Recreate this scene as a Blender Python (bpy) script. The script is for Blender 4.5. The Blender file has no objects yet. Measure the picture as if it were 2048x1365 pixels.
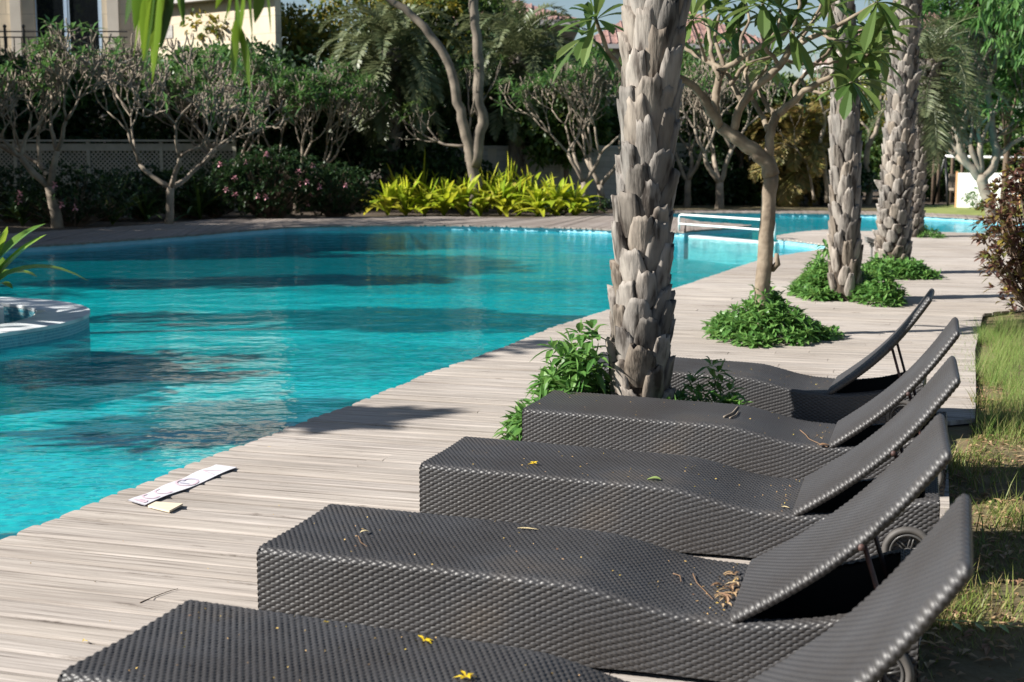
import bpy, math, numpy as np
from mathutils import Vector
from mathutils.geometry import tessellate_polygon
R = math.radians
SC = bpy.context.scene
COL = SC.collection

# ------------------------------------------------------------------ camera
F = 2645.0; PITCH = 0.1326; CAMH = 1.491
cd = bpy.data.cameras.new('camera'); cam = bpy.data.objects.new('camera', cd); COL.objects.link(cam)
cd.sensor_width = 36; cd.lens = 36 * F / 2048; cd.clip_end = 600; cd.clip_start = .05
cam.location = (0, 0, CAMH); cam.rotation_euler = (math.pi / 2 - PITCH, 0, 0)
cd.dof.use_dof = True; cd.dof.focus_distance = 6.3; cd.dof.aperture_fstop = 5.0
SC.camera = cam
# ------------------------------------------------------------------ light
SUN_EL = R(35); SX, SY = -.975, -.222
w = bpy.data.worlds.new('World'); SC.world = w; w.use_nodes = True
nt = w.node_tree; bg = nt.nodes['Background']
sky = nt.nodes.new('ShaderNodeTexSky'); sky.sky_type = 'NISHITA'; sky.sun_disc = False
sky.sun_elevation = SUN_EL; sky.sun_rotation = math.atan2(SX, SY); sky.air_density = 1.0; sky.dust_density = .6
nt.links.new(sky.outputs[0], bg.inputs[0]); bg.inputs[1].default_value = .050
sd = bpy.data.lights.new('sun', 'SUN'); sun = bpy.data.objects.new('sun', sd); COL.objects.link(sun)
sd.energy = 5.0; sd.angle = R(.55); sd.color = (1, .955, .885)
SV = Vector((SX * math.cos(SUN_EL), SY * math.cos(SUN_EL), math.sin(SUN_EL)))
sun.rotation_euler = SV.to_track_quat('Z', 'Y').to_euler(); sun.location = (-20, -5, 30)
SC.view_settings.view_transform = 'Standard'; SC.view_settings.look = 'None'
SC.view_settings.exposure = 1.0; SC.view_settings.gamma = 1
SC.render.engine = 'CYCLES'
SC.cycles.max_bounces = 7; SC.cycles.diffuse_bounces = 2; SC.cycles.glossy_bounces = 3
SC.cycles.transmission_bounces = 4; SC.cycles.transparent_max_bounces = 8
SC.cycles.caustics_reflective = False; SC.cycles.caustics_refractive = False
SC.cycles.use_denoising = True; SC.cycles.sample_clamp_indirect = 6

# ------------------------------------------------------------------ helpers
CP, SP = math.cos(PITCH), math.sin(PITCH)
def ray(px, py):
    x = (px - 1024) / F; y = (682.5 - py) / F
    return np.array([x, CP + y * SP, -SP + y * CP])
def G(px, py, z=0.0):
    d = ray(px, py); k = (z - CAMH) / d[2]
    return np.array([d[0] * k, d[1] * k, z])
def at(px, py, Y):
    d = ray(px, py); k = Y / d[1]
    return np.array([d[0] * k, Y, CAMH + d[2] * k])
def unit(v):
    v = np.asarray(v, float); return v / (np.linalg.norm(v, axis=-1, keepdims=True) + 1e-12)

class MB:
    def __init__(s): s.V = []; s.Q = []; s.T = []; s.n = 0
    def add(s, V, Q=None, T=None):
        V = np.asarray(V, float).reshape(-1, 3)
        if Q is not None and len(Q): s.Q.append(np.asarray(Q, int).reshape(-1, 4) + s.n)
        if T is not None and len(T): s.T.append(np.asarray(T, int).reshape(-1, 3) + s.n)
        s.V.append(V); s.n += len(V)
    def box(s, lo, hi, Rm=None, o=(0, 0, 0)):
        x0, y0, z0 = lo; x1, y1, z1 = hi
        V = np.array([[x0,y0,z0],[x1,y0,z0],[x1,y1,z0],[x0,y1,z0],[x0,y0,z1],[x1,y0,z1],[x1,y1,z1],[x0,y1,z1]], float)
        if Rm is not None: V = V @ np.asarray(Rm).T
        s.add(V + np.asarray(o), [[0,3,2,1],[4,5,6,7],[0,1,5,4],[1,2,6,5],[2,3,7,6],[3,0,4,7]])
    def grid(s, P, close=False):
        nu, nv = P.shape[:2]
        i = np.arange(nu * nv).reshape(nu, nv)
        if close: i = np.concatenate([i, i[:, :1]], 1)
        a = i[:-1, :-1]; b = i[1:, :-1]; c = i[1:, 1:]; d = i[:-1, 1:]
        s.add(P.reshape(-1, 3), np.stack([a, b, c, d], -1).reshape(-1, 4))
    def tube(s, pts, rad, sides=6, cap=True, bump=0, rng=None):
        pts = np.asarray(pts, float); n = len(pts)
        rad = np.broadcast_to(np.asarray(rad, float), (n,))
        tg = np.gradient(pts, axis=0); tg = unit(tg)
        ref = np.array([0, 0, 1.]) if abs(tg[0][2]) < .9 else np.array([1., 0, 0])
        u = unit(np.cross(tg[0], ref)); a = np.arange(sides) * 2 * np.pi / sides
        P = np.zeros((n, sides, 3))
        for k in range(n):
            u = u - tg[k] * np.dot(u, tg[k]); u = unit(u); v = np.cross(tg[k], u)
            rr = rad[k] * (1 + (rng.normal(0, bump, sides) if bump else 0))
            P[k] = pts[k] + (np.cos(a) * rr)[:, None] * u + (np.sin(a) * rr)[:, None] * v
        i = np.arange(n * sides).reshape(n, sides); i = np.concatenate([i, i[:, :1]], 1)
        q = np.stack([i[:-1, :-1], i[:-1, 1:], i[1:, 1:], i[1:, :-1]], -1).reshape(-1, 4)
        V = P.reshape(-1, 3); T = []
        if cap:
            V = np.concatenate([V, pts[:1], pts[-1:]]); m = n * sides
            for j in range(sides):
                T.append([m, (j + 1) % sides, j]); T.append([m + 1, m - sides + j, m - sides + (j + 1) % sides])
        s.add(V, q, T)
    def build(s, name, mat, parent=None, smooth=False):
        me = bpy.data.meshes.new(name)
        V = np.concatenate(s.V) if s.V else np.zeros((0, 3))
        Q = np.concatenate(s.Q) if s.Q else np.zeros((0, 4), int)
        T = np.concatenate(s.T) if s.T else np.zeros((0, 3), int)
        me.vertices.add(len(V)); me.vertices.foreach_set('co', V.astype(np.float32).ravel())
        L = np.concatenate([Q.ravel(), T.ravel()]); me.loops.add(len(L)); me.loops.foreach_set('vertex_index', L.astype(np.int32))
        npoly = len(Q) + len(T); me.polygons.add(npoly)
        st = np.concatenate([np.arange(len(Q)) * 4, len(Q) * 4 + np.arange(len(T)) * 3]).astype(np.int32)
        me.polygons.foreach_set('loop_start', st)
        me.polygons.foreach_set('loop_total', np.concatenate([np.full(len(Q), 4), np.full(len(T), 3)]).astype(np.int32))
        me.polygons.foreach_set('use_smooth', np.full(npoly, smooth, dtype=bool))
        me.update(calc_edges=True)
        me.materials.append(mat)
        o = bpy.data.objects.new(name, me); COL.objects.link(o)
        if parent is not None: o.parent = parent
        return o
def tag(o, label, cat, group=None, kind=None):
    o['label'] = label; o['category'] = cat
    if group: o['group'] = group
    if kind: o['kind'] = kind
    return o
def empty(name, label, cat, loc=(0, 0, 0), rz=0, group=None):
    o = bpy.data.objects.new(name, None); COL.objects.link(o); o.location = loc; o.rotation_euler = (0, 0, rz)
    o.empty_display_size = .1
    return tag(o, label, cat, group)
def struct(o): o['kind'] = 'structure'; return o
def local(mb, loc):
    """shift the collected geometry so that loc is its origin"""
    mb.V = [v - np.asarray(loc) for v in mb.V]; return mb

# ------------------------------------------------------------------ materials
def mat(name, col=(.5,.5,.5), rough=.6, spec=.5, metal=0, noise=None, bump=None, ramp=None, island=None, trans=0, coord='Object'):
    m = bpy.data.materials.new(name); m.use_nodes = True; n = m.node_tree.nodes; l = m.node_tree.links
    b = n['Principled BSDF']; b.inputs['Base Color'].default_value = (*col, 1); b.inputs['Roughness'].default_value = rough
    b.inputs['Specular IOR Level'].default_value = spec; b.inputs['Metallic'].default_value = metal
    tc = n.new('ShaderNodeTexCoord'); csock = None
    def nz(scale, detail=4, stretch=(1, 1, 1), rot=0):
        mp = n.new('ShaderNodeMapping'); src_ = tc.outputs[coord]
        if rot:   # turn first, stretch after, so that the grain runs along the boards
            m0 = n.new('ShaderNodeMapping'); l.new(src_, m0.inputs[0]); m0.inputs['Rotation'].default_value = (0, 0, rot); src_ = m0.outputs[0]
        l.new(src_, mp.inputs[0]); mp.inputs['Scale'].default_value = stretch
        t = n.new('ShaderNodeTexNoise'); l.new(mp.outputs[0], t.inputs[0]); t.inputs['Scale'].default_value = scale; t.inputs['Detail'].default_value = detail
        return t.outputs[0]
    def rampnode(fac, stops):
        r = n.new('ShaderNodeValToRGB'); l.new(fac, r.inputs[0]); e = r.color_ramp.elements
        while len(e) < len(stops): e.new(.5)
        for k, (p, c) in enumerate(stops): e[k].position = p; e[k].color = (*c, 1)
        return r.outputs[0]
    if island:
        g = n.new('ShaderNodeNewGeometry'); csock = rampnode(g.outputs['Random Per Island'], [(i / (len(island) - 1), c) for i, c in enumerate(island)])
    if noise:
        fac = nz(*noise[1:]) if len(noise) > 1 else nz(noise[0])
        c2 = rampnode(fac, noise[0])
        if csock is None: csock = c2
        else:
            mx = n.new('ShaderNodeMix'); mx.data_type = 'RGBA'; mx.blend_type = 'MULTIPLY'; mx.inputs[0].default_value = 1
            l.new(csock, mx.inputs[6]); l.new(c2, mx.inputs[7]); csock = mx.outputs[2]
    if csock is not None: l.new(csock, b.inputs['Base Color'])
    if bump:
        bp = n.new('ShaderNodeBump'); l.new(nz(*bump[1:]), bp.inputs['Height']); bp.inputs['Distance'].default_value = bump[0]; bp.inputs['Strength'].default_value = 1
        l.new(bp.outputs[0], b.inputs['Normal'])
    if trans:
        tr = n.new('ShaderNodeBsdfTranslucent'); ms = n.new('ShaderNodeMixShader'); ms.inputs[0].default_value = trans
        if csock is not None:
            hs = n.new('ShaderNodeHueSaturation'); hs.inputs['Value'].default_value = 1.5; hs.inputs['Hue'].default_value = .485
            l.new(csock, hs.inputs['Color']); l.new(hs.outputs[0], tr.inputs[0])
        else: tr.inputs[0].default_value = (*col, 1)
        l.new(b.outputs[0], ms.inputs[1]); l.new(tr.outputs[0], ms.inputs[2]); l.new(ms.outputs[0], n['Material Output'].inputs[0])
    return m
def leafmat(name, cols, rough=.42, trans=.3, spec=.5): return mat(name, rough=rough, island=cols, trans=trans, spec=spec)

M = {}
M['wicker'] = mat('wicker', rough=.47, spec=.5, noise=([(.3,(.037,.033,.031)),(.6,(.051,.050,.052)),(.8,(.072,.062,.054))], 2.2, 6))
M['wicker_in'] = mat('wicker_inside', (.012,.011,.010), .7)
M['rod'] = mat('rusty_rod', rough=.6, noise=([(.35,(.035,.02,.018)),(.7,(.11,.05,.04))], 18, 4))
M['tyre'] = mat('tyre_rubber', rough=.65, noise=([(.3,(.045,.042,.04)),(.7,(.11,.10,.09))], 14, 4))
M['rim'] = mat('wheel_plastic', (.07,.068,.066), .4)
PR = R(-17)
def wood_mat(name, stops, tint):
    m = mat(name, rough=.78, spec=.25, island=tint, noise=(stops, 5.5, 10, (.30, 10, 1), -PR), bump=(.0035, 16, 8, (.22, 10, 1), -PR))
    n = m.node_tree.nodes; l = m.node_tree.links
    b = n['Principled BSDF']; src = b.inputs['Base Color'].links[0].from_socket
    # knots and stains with a shape of their own
    tc = n.new('ShaderNodeTexCoord'); m0 = n.new('ShaderNodeMapping'); m0.inputs['Rotation'].default_value = (0, 0, -PR); l.new(tc.outputs['Object'], m0.inputs[0]); mp = n.new('ShaderNodeMapping'); l.new(m0.outputs[0], mp.inputs[0]); mp.inputs['Scale'].default_value = (1.1, 5.5, 1)
    t = n.new('ShaderNodeTexNoise'); t.inputs['Scale'].default_value = 2.1; t.inputs['Detail'].default_value = 9; t.inputs['Roughness'].default_value = .7; l.new(mp.outputs[0], t.inputs[0])
    r = n.new('ShaderNodeValToRGB'); e = r.color_ramp.elements; e[0].position = .31; e[0].color = (.40,.37,.35,1); e[1].position = .40; e[1].color = (1,1,1,1); l.new(t.outputs[0], r.inputs[0])
    mx = n.new('ShaderNodeMix'); mx.data_type = 'RGBA'; mx.blend_type = 'MULTIPLY'; mx.inputs[0].default_value = 1
    l.new(src, mx.inputs[6]); l.new(r.outputs[0], mx.inputs[7])
    # broad wear: greyer and darker away from the pool side
    t2 = n.new('ShaderNodeTexNoise'); t2.inputs['Scale'].default_value = .35; t2.inputs['Detail'].default_value = 3; l.new(tc.outputs['Object'], t2.inputs[0])
    r2 = n.new('ShaderNodeValToRGB'); e = r2.color_ramp.elements; e[0].position = .35; e[0].color = (.8,.78,.76,1); e[1].position = .62; e[1].color = (1.0,1.0,1.0,1); l.new(t2.outputs[0], r2.inputs[0])
    m2 = n.new('ShaderNodeMix'); m2.data_type = 'RGBA'; m2.blend_type = 'MULTIPLY'; m2.inputs[0].default_value = 1
    l.new(mx.outputs[2], m2.inputs[6]); l.new(r2.outputs[0], m2.inputs[7]); l.new(m2.outputs[2], b.inputs['Base Color'])
    return m
M['deck'] = wood_mat('weathered_deck_wood', [(.28,(.185,.165,.15)),(.40,(.335,.305,.283)),(.55,(.425,.392,.365)),(.70,(.515,.48,.455))], [(.93,.91,.88),(1.04,1.02,.99),(.98,.95,.91),(1.10,1.07,1.02),(1.0,.98,.96)])
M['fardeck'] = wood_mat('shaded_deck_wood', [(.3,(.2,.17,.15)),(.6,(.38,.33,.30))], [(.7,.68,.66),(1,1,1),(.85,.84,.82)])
M['soil'] = mat('soil', rough=.95, noise=([(.3,(.035,.024,.015)),(.7,(.10,.07,.045))], 3, 8), bump=(.02, 9, 8))
M['lawn'] = mat('lawn_soil', rough=.95, noise=([(.3,(.07,.065,.025)),(.5,(.17,.125,.065)),(.7,(.11,.12,.035))], 2.5, 8), bump=(.02, 12, 8))
M['lawnfar'] = mat('lawn_turf', rough=.95, noise=([(.3,(.13,.18,.03)),(.6,(.24,.27,.07)),(.8,(.30,.27,.11))], 1.3, 8), bump=(.02, 12, 8))
M['boot'] = mat('palm_boots', rough=.75, spec=.25, island=[(.19,.182,.176),(.29,.272,.254),(.13,.125,.12),(.22,.19,.16),(.34,.315,.29),(.21,.20,.192)], noise=([(.36,(.25,.22,.20)),(.47,(.80,.76,.72)),(.64,(1.15,1.10,1.04))], 8, 9, (2.2, 2.2, .5)), bump=(.012, 30, 7, (1, 1, .16)))
M['boot_dark'] = mat('palm_fibre', rough=.95, noise=([(.3,(.02,.015,.012)),(.7,(.09,.065,.045))], 30, 5, (1, 1, .3)), bump=(.01, 60, 4, (1, 1, .2)))
M['bootfar'] = mat('palm_boots_dim', rough=.9, spec=.2, island=[(.16,.14,.12),(.26,.23,.2),(.12,.1,.09)])
M['bark'] = mat('plumeria_bark', rough=.8, spec=.3, noise=([(.3,(.12,.09,.065)),(.5,(.21,.165,.12)),(.72,(.31,.255,.19))], 9, 8, (1, 1, .8)), bump=(.006, 26, 6))
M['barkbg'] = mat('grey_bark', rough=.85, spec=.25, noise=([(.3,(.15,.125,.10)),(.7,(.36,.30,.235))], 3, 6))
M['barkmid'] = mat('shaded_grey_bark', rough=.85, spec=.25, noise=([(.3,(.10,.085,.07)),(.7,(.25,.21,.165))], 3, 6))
M['barkdark'] = mat('brown_bark', rough=.85, spec=.2, noise=([(.3,(.10,.075,.055)),(.7,(.22,.16,.12))], 3, 6), bump=(.01, 12, 6))
M['plum'] = leafmat('plumeria_leaf', [(.045,.095,.022),(.08,.135,.03),(.15,.21,.06),(.06,.115,.03),(.11,.17,.04)], .5, .35, .25)
M['plumbg'] = leafmat('glossy_leaf', [(.035,.10,.03),(.07,.17,.04),(.11,.22,.06),(.05,.13,.03)], .35, .3)
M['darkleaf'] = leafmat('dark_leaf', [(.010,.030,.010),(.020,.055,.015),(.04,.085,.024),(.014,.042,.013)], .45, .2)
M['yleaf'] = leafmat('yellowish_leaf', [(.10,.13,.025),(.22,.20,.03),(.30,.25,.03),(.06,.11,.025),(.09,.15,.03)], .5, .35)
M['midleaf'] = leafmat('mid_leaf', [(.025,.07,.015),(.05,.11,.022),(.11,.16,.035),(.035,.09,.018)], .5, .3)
M['frond'] = leafmat('palm_frond', [(.08,.11,.05),(.13,.16,.075),(.18,.20,.10),(.10,.13,.06)], .45, .25)
M['frondy'] = leafmat('dry_palm_frond', [(.16,.17,.05),(.26,.22,.06),(.30,.2,.07),(.12,.14,.05)], .5, .3)
M['cover'] = leafmat('ground_cover_leaf', [(.06,.16,.035),(.10,.23,.05),(.17,.31,.08),(.085,.20,.045),(.05,.13,.03)], .4, .3)
M['lime'] = leafmat('lime_strap_leaf', [(.24,.36,.02),(.40,.48,.03),(.52,.52,.05),(.16,.28,.02),(.34,.44,.03),(.60,.56,.12)], .38, .35)
M['strap'] = leafmat('dark_strap_leaf', [(.03,.07,.015),(.05,.11,.02),(.12,.16,.03)], .4, .25)
M['crinum'] = leafmat('crinum_leaf', [(.10,.20,.02),(.20,.32,.03),(.07,.15,.02),(.26,.36,.04)], .35, .35)
M['hang'] = leafmat('hanging_leaf', [(.03,.07,.01),(.07,.14,.015),(.12,.20,.02),(.045,.10,.012)], .3, .45)
M['croton'] = leafmat('croton_leaf', [(.085,.04,.03),(.12,.055,.04),(.06,.03,.025),(.26,.22,.04),(.10,.045,.04),(.15,.075,.05),(.10,.13,.03)], .4, .2)
M['grass'] = leafmat('grass_blade', [(.09,.15,.025),(.14,.20,.04),(.22,.24,.06),(.11,.17,.03),(.30,.24,.11),(.24,.17,.08)], .55, .3)
M['tallgrass'] = leafmat('fine_grass', [(.10,.19,.035),(.15,.26,.05),(.24,.31,.09),(.30,.28,.12)], .55, .35)
M['litter'] = leafmat('dry_leaf', [(.30,.19,.10),(.40,.28,.15),(.22,.12,.07),(.45,.34,.20)], .7, .15)
M['yellow'] = leafmat('yellow_petal', [(.70,.48,.01),(.75,.55,.03)], .5, .2)
M['pink'] = leafmat('pink_petal', [(.62,.25,.30),(.70,.36,.40)], .5, .2)
M['paleleaf'] = mat('pale_leaf', (.55,.45,.25), .6)
M['greenleaf'] = leafmat('fallen_green_leaf', [(.20,.30,.08),(.30,.38,.14)], .4, .2)
M['white'] = mat('white_paint', rough=.35, noise=([(.3,(.78,.79,.78)),(.7,(.85,.85,.84))], 3, 3))
M['iron'] = mat('black_iron', (.012,.012,.013), .4)
M['lamp'] = mat('grey_lamp_metal', (.22,.22,.21), .45, metal=.3)
M['coping'] = mat('pale_plaster', rough=.6, noise=([(.3,(.34,.38,.41)),(.5,(.58,.61,.62)),(.7,(.66,.68,.68))], 3, 8))
M['pebble'] = mat('white_pebbles', rough=.7, island=[(.7,.7,.68),(.5,.48,.45),(.8,.8,.78)])
def brick_mat(name, c1, c2, mortar, scale, bw, bh, msize, rough=.5, vert=True):
    m = bpy.data.materials.new(name); m.use_nodes = True; n = m.node_tree.nodes; l = m.node_tree.links; b = n['Principled BSDF']
    tc = n.new('ShaderNodeTexCoord'); sx = n.new('ShaderNodeSeparateXYZ'); l.new(tc.outputs['Object'], sx.inputs[0])
    cb = n.new('ShaderNodeCombineXYZ')
    if vert:
        a = n.new('ShaderNodeMath'); a.operation = 'ADD'; l.new(sx.outputs[0], a.inputs[0]); l.new(sx.outputs[1], a.inputs[1])
        l.new(a.outputs[0], cb.inputs[0]); l.new(sx.outputs[2], cb.inputs[1])
    else: l.new(sx.outputs[0], cb.inputs[0]); l.new(sx.outputs[1], cb.inputs[1])
    t = n.new('ShaderNodeTexBrick'); l.new(cb.outputs[0], t.inputs[0]); t.inputs['Color1'].default_value = (*c1,1); t.inputs['Color2'].default_value = (*c2,1); t.inputs['Mortar'].default_value = (*mortar,1)
    t.inputs['Scale'].default_value = scale; t.inputs['Brick Width'].default_value = bw; t.inputs['Row Height'].default_value = bh; t.inputs['Mortar Size'].default_value = msize
    no = n.new('ShaderNodeTexNoise'); no.inputs['Scale'].default_value = 1.7; no.inputs['Detail'].default_value = 6; l.new(tc.outputs['Object'], no.inputs[0])
    rr = n.new('ShaderNodeValToRGB'); rr.color_ramp.elements[0].position = .3; rr.color_ramp.elements[0].color = (.8,.8,.8,1); rr.color_ramp.elements[1].position = .7; l.new(no.outputs[0], rr.inputs[0])
    mx = n.new('ShaderNodeMix'); mx.data_type = 'RGBA'; mx.blend_type = 'MULTIPLY'; mx.inputs[0].default_value = 1; l.new(t.outputs[0], mx.inputs[6]); l.new(rr.outputs[0], mx.inputs[7])
    l.new(mx.outputs[2], b.inputs['Base Color']); b.inputs['Roughness'].default_value = rough
    return m
M['tile'] = brick_mat('pool_mosaic_wall', (.10,.40,.56), (.20,.52,.66), (.45,.68,.76), 1, .028, .028, .003)
M['ringtile'] = brick_mat('planter_mosaic', (.03,.22,.32), (.08,.36,.46), (.30,.52,.56), 1, .028, .028, .003)
M['floor'] = brick_mat('pool_mosaic_ripple_light', (.004,.31,.35), (.014,.58,.56), (.012,.50,.50), 1, .06, .06, .006, vert=False)  # mosaic, its tile contrast widened to stand in for rippling light
M['walldeep'] = brick_mat('pool_mosaic_water_tint', (.01,.28,.38), (.02,.40,.50), (.03,.40,.48), 1, .06, .06, .006)  # the water's absorption of light is put into these tile colours
M['stone'] = brick_mat('cream_stone', (.62,.52,.38), (.72,.62,.47), (.45,.38,.28), 1, 1.1, .62, .012)
M['garden_wall'] = brick_mat('grey_garden_wall', (.42,.40,.37), (.50,.48,.45), (.34,.32,.30), 1, .5, .2, .01)
M['roof'] = brick_mat('pink_roof_tiles', (.34,.20,.17), (.42,.26,.22), (.20,.12,.10), 1, .30, .5, .035)
M['lattice'] = mat('cream_lattice', rough=.6, noise=([(.3,(.34,.33,.27)),(.7,(.46,.44,.37))], 3, 3))
M['plaster'] = mat('house_plaster', rough=.8, noise=([(.3,(.50,.45,.38)),(.7,(.60,.55,.47))], 1, 4))
M['eave'] = mat('eave_grey', (.45,.43,.42), .7)
M['wframe'] = mat('blue_white_frame', (.45,.58,.72), .4)
M['glass'] = mat('dark_window_glass', (.01,.012,.014), .03, spec=1)
M['sign'] = mat('sign_plastic', rough=.35, noise=([(.3,(.60,.58,.63)),(.7,(.74,.73,.76))], 5, 3))
M['signred'] = mat('faded_red_print', (.62,.47,.52), .5)
M['signdark'] = mat('faded_dark_print', (.42,.41,.50), .5)
M['plank_new'] = mat('pale_new_wood', rough=.7, noise=([(.3,(.60,.50,.36)),(.7,(.72,.62,.47))], 5, 6, (1, 7, 1)))
M['dark'] = mat('dark_under_deck', (.02,.017,.015), .9)
M['orange'] = mat('tan_post', (.55,.30,.14), .6)
# water
m = bpy.data.materials.new('pool_water'); m.use_nodes = True; n = m.node_tree.nodes; l = m.node_tree.links; n.remove(n['Principled BSDF'])
tc = n.new('ShaderNodeTexCoord')
def wn(scale, st, det):
    mp = n.new('ShaderNodeMapping'); mp.inputs['Scale'].default_value = st; mp.inputs['Rotation'].default_value = (0,0,.25); l.new(tc.outputs['Object'], mp.inputs[0])
    t = n.new('ShaderNodeTexNoise'); t.inputs['Scale'].default_value = scale; t.inputs['Detail'].default_value = det; l.new(mp.outputs[0], t.inputs[0]); return t.outputs[0]
a1 = wn(2.2, (.7, 1, 1), 3); a2 = wn(11, (.7, 1, 1), 2)
ad = n.new('ShaderNodeMath'); ad.operation = 'MULTIPLY_ADD'; l.new(a2, ad.inputs[0]); ad.inputs[1].default_value = .22; l.new(a1, ad.inputs[2])
bp = n.new('ShaderNodeBump'); bp.inputs['Distance'].default_value = .024; bp.inputs['Strength'].default_value = 1; l.new(ad.outputs[0], bp.inputs['Height'])
gl = n.new('ShaderNodeBsdfGlossy'); gl.inputs['Roughness'].default_value = .03; l.new(bp.outputs[0], gl.inputs['Normal'])
tr = n.new('ShaderNodeBsdfTransparent')
# bright caustic threads, painted into the transmission colour along cell edges
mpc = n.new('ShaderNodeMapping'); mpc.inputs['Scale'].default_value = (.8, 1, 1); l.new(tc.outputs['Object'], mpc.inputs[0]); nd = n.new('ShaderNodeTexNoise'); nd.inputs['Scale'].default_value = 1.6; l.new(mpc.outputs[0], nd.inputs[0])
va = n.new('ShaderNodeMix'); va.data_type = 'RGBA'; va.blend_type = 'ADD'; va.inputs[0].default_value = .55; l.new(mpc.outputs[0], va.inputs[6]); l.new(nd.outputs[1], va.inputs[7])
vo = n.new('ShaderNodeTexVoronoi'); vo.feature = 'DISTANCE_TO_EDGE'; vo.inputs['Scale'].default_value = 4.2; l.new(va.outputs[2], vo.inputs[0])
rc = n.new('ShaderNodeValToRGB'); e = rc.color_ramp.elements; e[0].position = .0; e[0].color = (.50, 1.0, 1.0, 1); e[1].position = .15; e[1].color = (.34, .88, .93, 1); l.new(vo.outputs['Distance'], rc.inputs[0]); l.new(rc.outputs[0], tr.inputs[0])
lw = n.new('ShaderNodeLayerWeight'); lw.inputs[0].default_value = .5; l.new(bp.outputs[0], lw.inputs['Normal'])
pw = n.new('ShaderNodeMath'); pw.operation = 'POWER'; l.new(lw.outputs['Facing'], pw.inputs[0]); pw.inputs[1].default_value = 5
fr = n.new('ShaderNodeMath'); fr.operation = 'MULTIPLY_ADD'; l.new(pw.outputs[0], fr.inputs[0]); fr.inputs[1].default_value = .72; fr.inputs[2].default_value = .02
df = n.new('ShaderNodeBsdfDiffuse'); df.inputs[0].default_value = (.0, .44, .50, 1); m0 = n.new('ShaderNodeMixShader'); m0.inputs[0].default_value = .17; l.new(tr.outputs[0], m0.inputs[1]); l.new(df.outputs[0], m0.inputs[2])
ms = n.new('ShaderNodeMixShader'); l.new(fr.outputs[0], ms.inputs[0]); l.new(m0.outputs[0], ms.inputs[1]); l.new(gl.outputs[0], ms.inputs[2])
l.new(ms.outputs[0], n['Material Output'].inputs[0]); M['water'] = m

# ------------------------------------------------------------------ pool outline and ground
near_edge = [np.array([-4.4, -1.5, 0]), np.array([-3.3, 1.6, 0])] + [G(*p) for p in [(0,1085),(124,1036),(248,986),(352,945),(435,910),(538,874),(700,814),(860,748),(1000,700),(1110,655),(1348,579),(1512,523),(1570,510),(1624,502),(1654,497)]]
tipR = [G(*p) for p in [(1652,489),(1600,482),(1556,477.5)]]
pool2_near = [G(*p) for p in [(1556,471),(1600,464),(1651,459.5),(1740,462),(1835,463.5),(1981,466),(2300,470)]]
pool2_far = [G(*p) for p in [(2300,455),(2100,446),(1980,439),(1900,433.5),(1830,430),(1720,427),(1550,425),(1350,425),(1290,428),(1296,436)]]
penins = [G(*p) for p in [(1340,441),(1430,444.5),(1505,450.5),(1460,455.5),(1383,461),(1368,463.5)]]
far_edge = [G(*p) for p in [(1220,458),(1120,454),(1000,451),(900,450),(800,450),(680,451),(571,454),(480,461),(395,468),(300,475),(220,481),(100,488.5),(0,495),(-200,512),(-500,545),(-900,620)]]
left_edge = [np.array([-12.5,10,0]), np.array([-13,4,0]), np.array([-12,-2,0])]
outline = near_edge + tipR + pool2_near + pool2_far + penins + far_edge + left_edge
WL = -.115; FL = -.62
def poly_sheet(name, loops, z, mt):
    tris = tessellate_polygon([[Vector(p) for p in lp] for lp in loops]); V = np.concatenate([np.array(lp) for lp in loops]); V[:, 2] = z
    mb = MB(); T = []
    for a, b, c in tris:
        nrm = np.cross(V[b] - V[a], V[c] - V[a]); T.append((a, b, c) if nrm[2] > 0 else (a, c, b))
    mb.add(V, None, T); return mb.build(name, mt)
rect = [np.array(p, float) for p in [(-200,-60,0),(200,-60,0),(200,300,0),(-200,300,0)]]
struct(poly_sheet('ground', [rect, outline], -.045, M['soil']))
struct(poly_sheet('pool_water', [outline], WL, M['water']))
struct(poly_sheet('pool_floor', [outline], FL, M['floor']))
mb = MB(); o2 = outline + [outline[0]]
P = np.array(o2); Pg = np.stack([np.c_[P[:, :2], np.full(len(P), -.20)], np.c_[P[:, :2], np.full(len(P), -.03)]], 1); mb.grid(Pg)
struct(mb.build('pool_wall', M['tile']))
mb = MB(); Pg = np.stack([np.c_[P[:, :2], np.full(len(P), FL)], np.c_[P[:, :2], np.full(len(P), -.20)]], 1); mb.grid(Pg)
struct(mb.build('pool_wall_below_water', M['walldeep']))

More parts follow.
